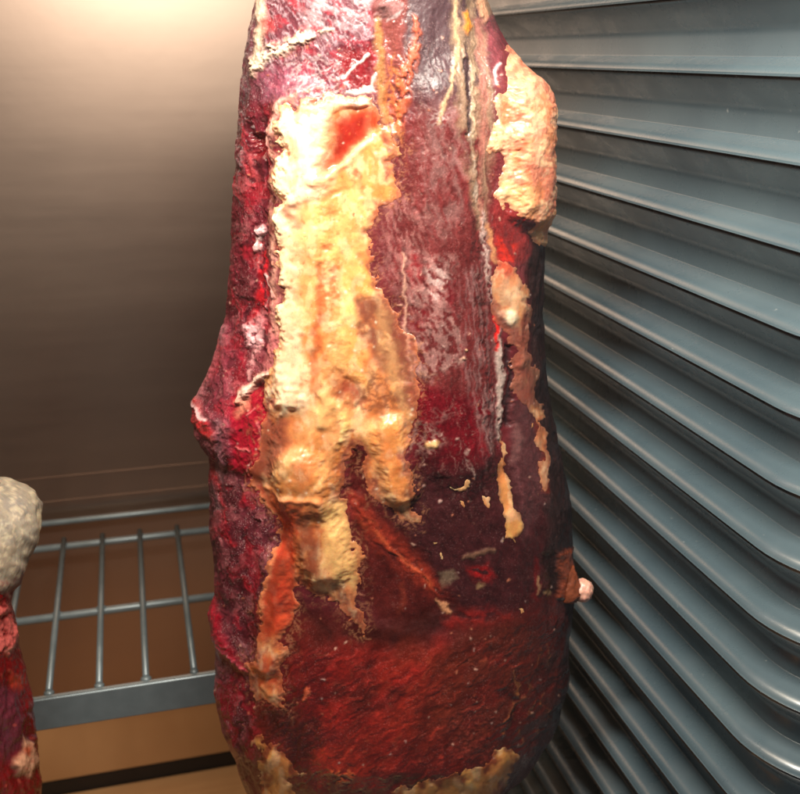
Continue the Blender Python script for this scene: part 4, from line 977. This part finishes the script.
def floor_material():
    m, nt, b = material('warm_brown_board'); L = nt.links
    tc = node(nt, 'ShaderNodeTexCoord'); mp = node(nt, 'ShaderNodeMapping'); mp.inputs['Scale'].default_value = (5, 60, 5)
    L.new(tc.outputs['Object'], mp.inputs['Vector'])
    n = node(nt, 'ShaderNodeTexNoise'); n.inputs['Scale'].default_value = 1; n.inputs['Detail'].default_value = 6
    L.new(mp.outputs[0], n.inputs['Vector'])
    r = node(nt, 'ShaderNodeValToRGB'); r.color_ramp.elements[0].color = (.54, .275, .115, 1); r.color_ramp.elements[1].color = (.66, .37, .17, 1)
    r.color_ramp.elements[0].position = .3; r.color_ramp.elements[1].position = .7
    L.new(n.outputs['Fac'], r.inputs[0]); L.new(r.outputs[0], b.inputs['Base Color'])
    b.inputs['Roughness'].default_value = .38
    return m
M_BOARD = floor_material()
struct('cabinet_floor', (-.44, .52, -.93), (.40, WY - .012, -.90), M_BOARD)
struct('kick_board', (-.438, WY - .009, -.879), (.398, WY - .002, -.785), M_BOARD, .001)
m, nt, b = material('dark_rubber'); b.inputs['Base Color'].default_value = (.018, .014, .012, 1); b.inputs['Roughness'].default_value = .55
struct('floor_seal', (-.44, WY - .010, -.905), (.40, WY + .01, -.880), m)

# wire shelf
def paint_material(name, c, rough):
    m, nt, b = material(name); L = nt.links
    tc = node(nt, 'ShaderNodeTexCoord'); n = node(nt, 'ShaderNodeTexNoise'); n.inputs['Scale'].default_value = 70; n.inputs['Detail'].default_value = 6
    L.new(tc.outputs['Object'], n.inputs['Vector'])
    r = node(nt, 'ShaderNodeValToRGB'); r.color_ramp.elements[0].color = (*[x * .93 for x in c], 1); r.color_ramp.elements[1].color = (*[x * 1.06 for x in c], 1)
    r.color_ramp.elements[0].position = .35; r.color_ramp.elements[1].position = .65
    L.new(n.outputs['Fac'], r.inputs[0]); L.new(r.outputs[0], b.inputs['Base Color'])
    mr = node(nt, 'ShaderNodeMapRange'); mr.inputs['To Min'].default_value = rough - .08; mr.inputs['To Max'].default_value = rough + .12
    L.new(n.outputs['Fac'], mr.inputs[0]); L.new(mr.outputs[0], b.inputs['Roughness'])
    bp = node(nt, 'ShaderNodeBump'); bp.inputs['Strength'].default_value = .12; bp.inputs['Distance'].default_value = .0006
    L.new(n.outputs['Fac'], bp.inputs['Height']); L.new(bp.outputs[0], b.inputs['Normal'])
    b.inputs['Metallic'].default_value = .3
    return m
M_RACK = paint_material('grey_coated_wire', (.17, .205, .22), .34)
ZS = -.5396
shelf = empty('wire_shelf', (-.05, .95, ZS), 'grey coated wire shelf with flat front rail behind the two cuts', 'shelf')
X0, X1 = -.42, .335
bm = bmesh.new(); tube(bm, (X0, 1.120, -.5175), (X1, 1.120, -.5175), .0036, 18); bm_obj('rear_rail', bm, M_RACK, shelf, True)
for x in (-.36, .30):
    bm = bmesh.new(); tube(bm, (x, 1.120, -.5175), (x, 1.100, ZS), .003, 12); bm_obj('bracket', bm, M_RACK, shelf, True)
for yb in (1.10, .9425):
    bm = bmesh.new(); tube(bm, (X0, yb, ZS), (X1, yb, ZS), .0042, 20); bm_obj('cross_bar', bm, M_RACK, shelf, True)
for k in range(-8, 9):
    x = -.0225 + .0425 * k
    if not X0 < x < X1: continue
    rr_ = np.random.RandomState(40 + k); j0, j1 = rr_.randn(2) * .0009
    bm = bmesh.new(); tube(bm, (x + j0, .806, ZS + .0055), (x + j1, 1.106, ZS + .0062), .0030, 16)
    for yb in (.8065, .9425, 1.10):   # weld beads
        bmesh.ops.create_icosphere(bm, subdivisions=2, radius=1, matrix=Matrix.Translation((x + j0 + (j1 - j0) * (yb - .806) / .3, yb + rr_.randn() * .0006, ZS + .0030)) @ Matrix.Diagonal((.0046 + .0006 * rr_.randn(), .0042, .0030, 1)))
    bm_obj('rod', bm, M_RACK, shelf, True)
for x in (X0, X1):
    bm = bmesh.new(); tube(bm, (x, .806, ZS - .001), (x, 1.106, ZS - .001), .0042, 16); bm_obj('side_rail', bm, M_RACK, shelf, True)
bm = bmesh.new(); box(bm, (X0 - .004, .798, -.569), (X1 + .004, .8045, ZS + .0035), .0015); bm_obj('front_rail', bm, M_RACK, shelf, False)
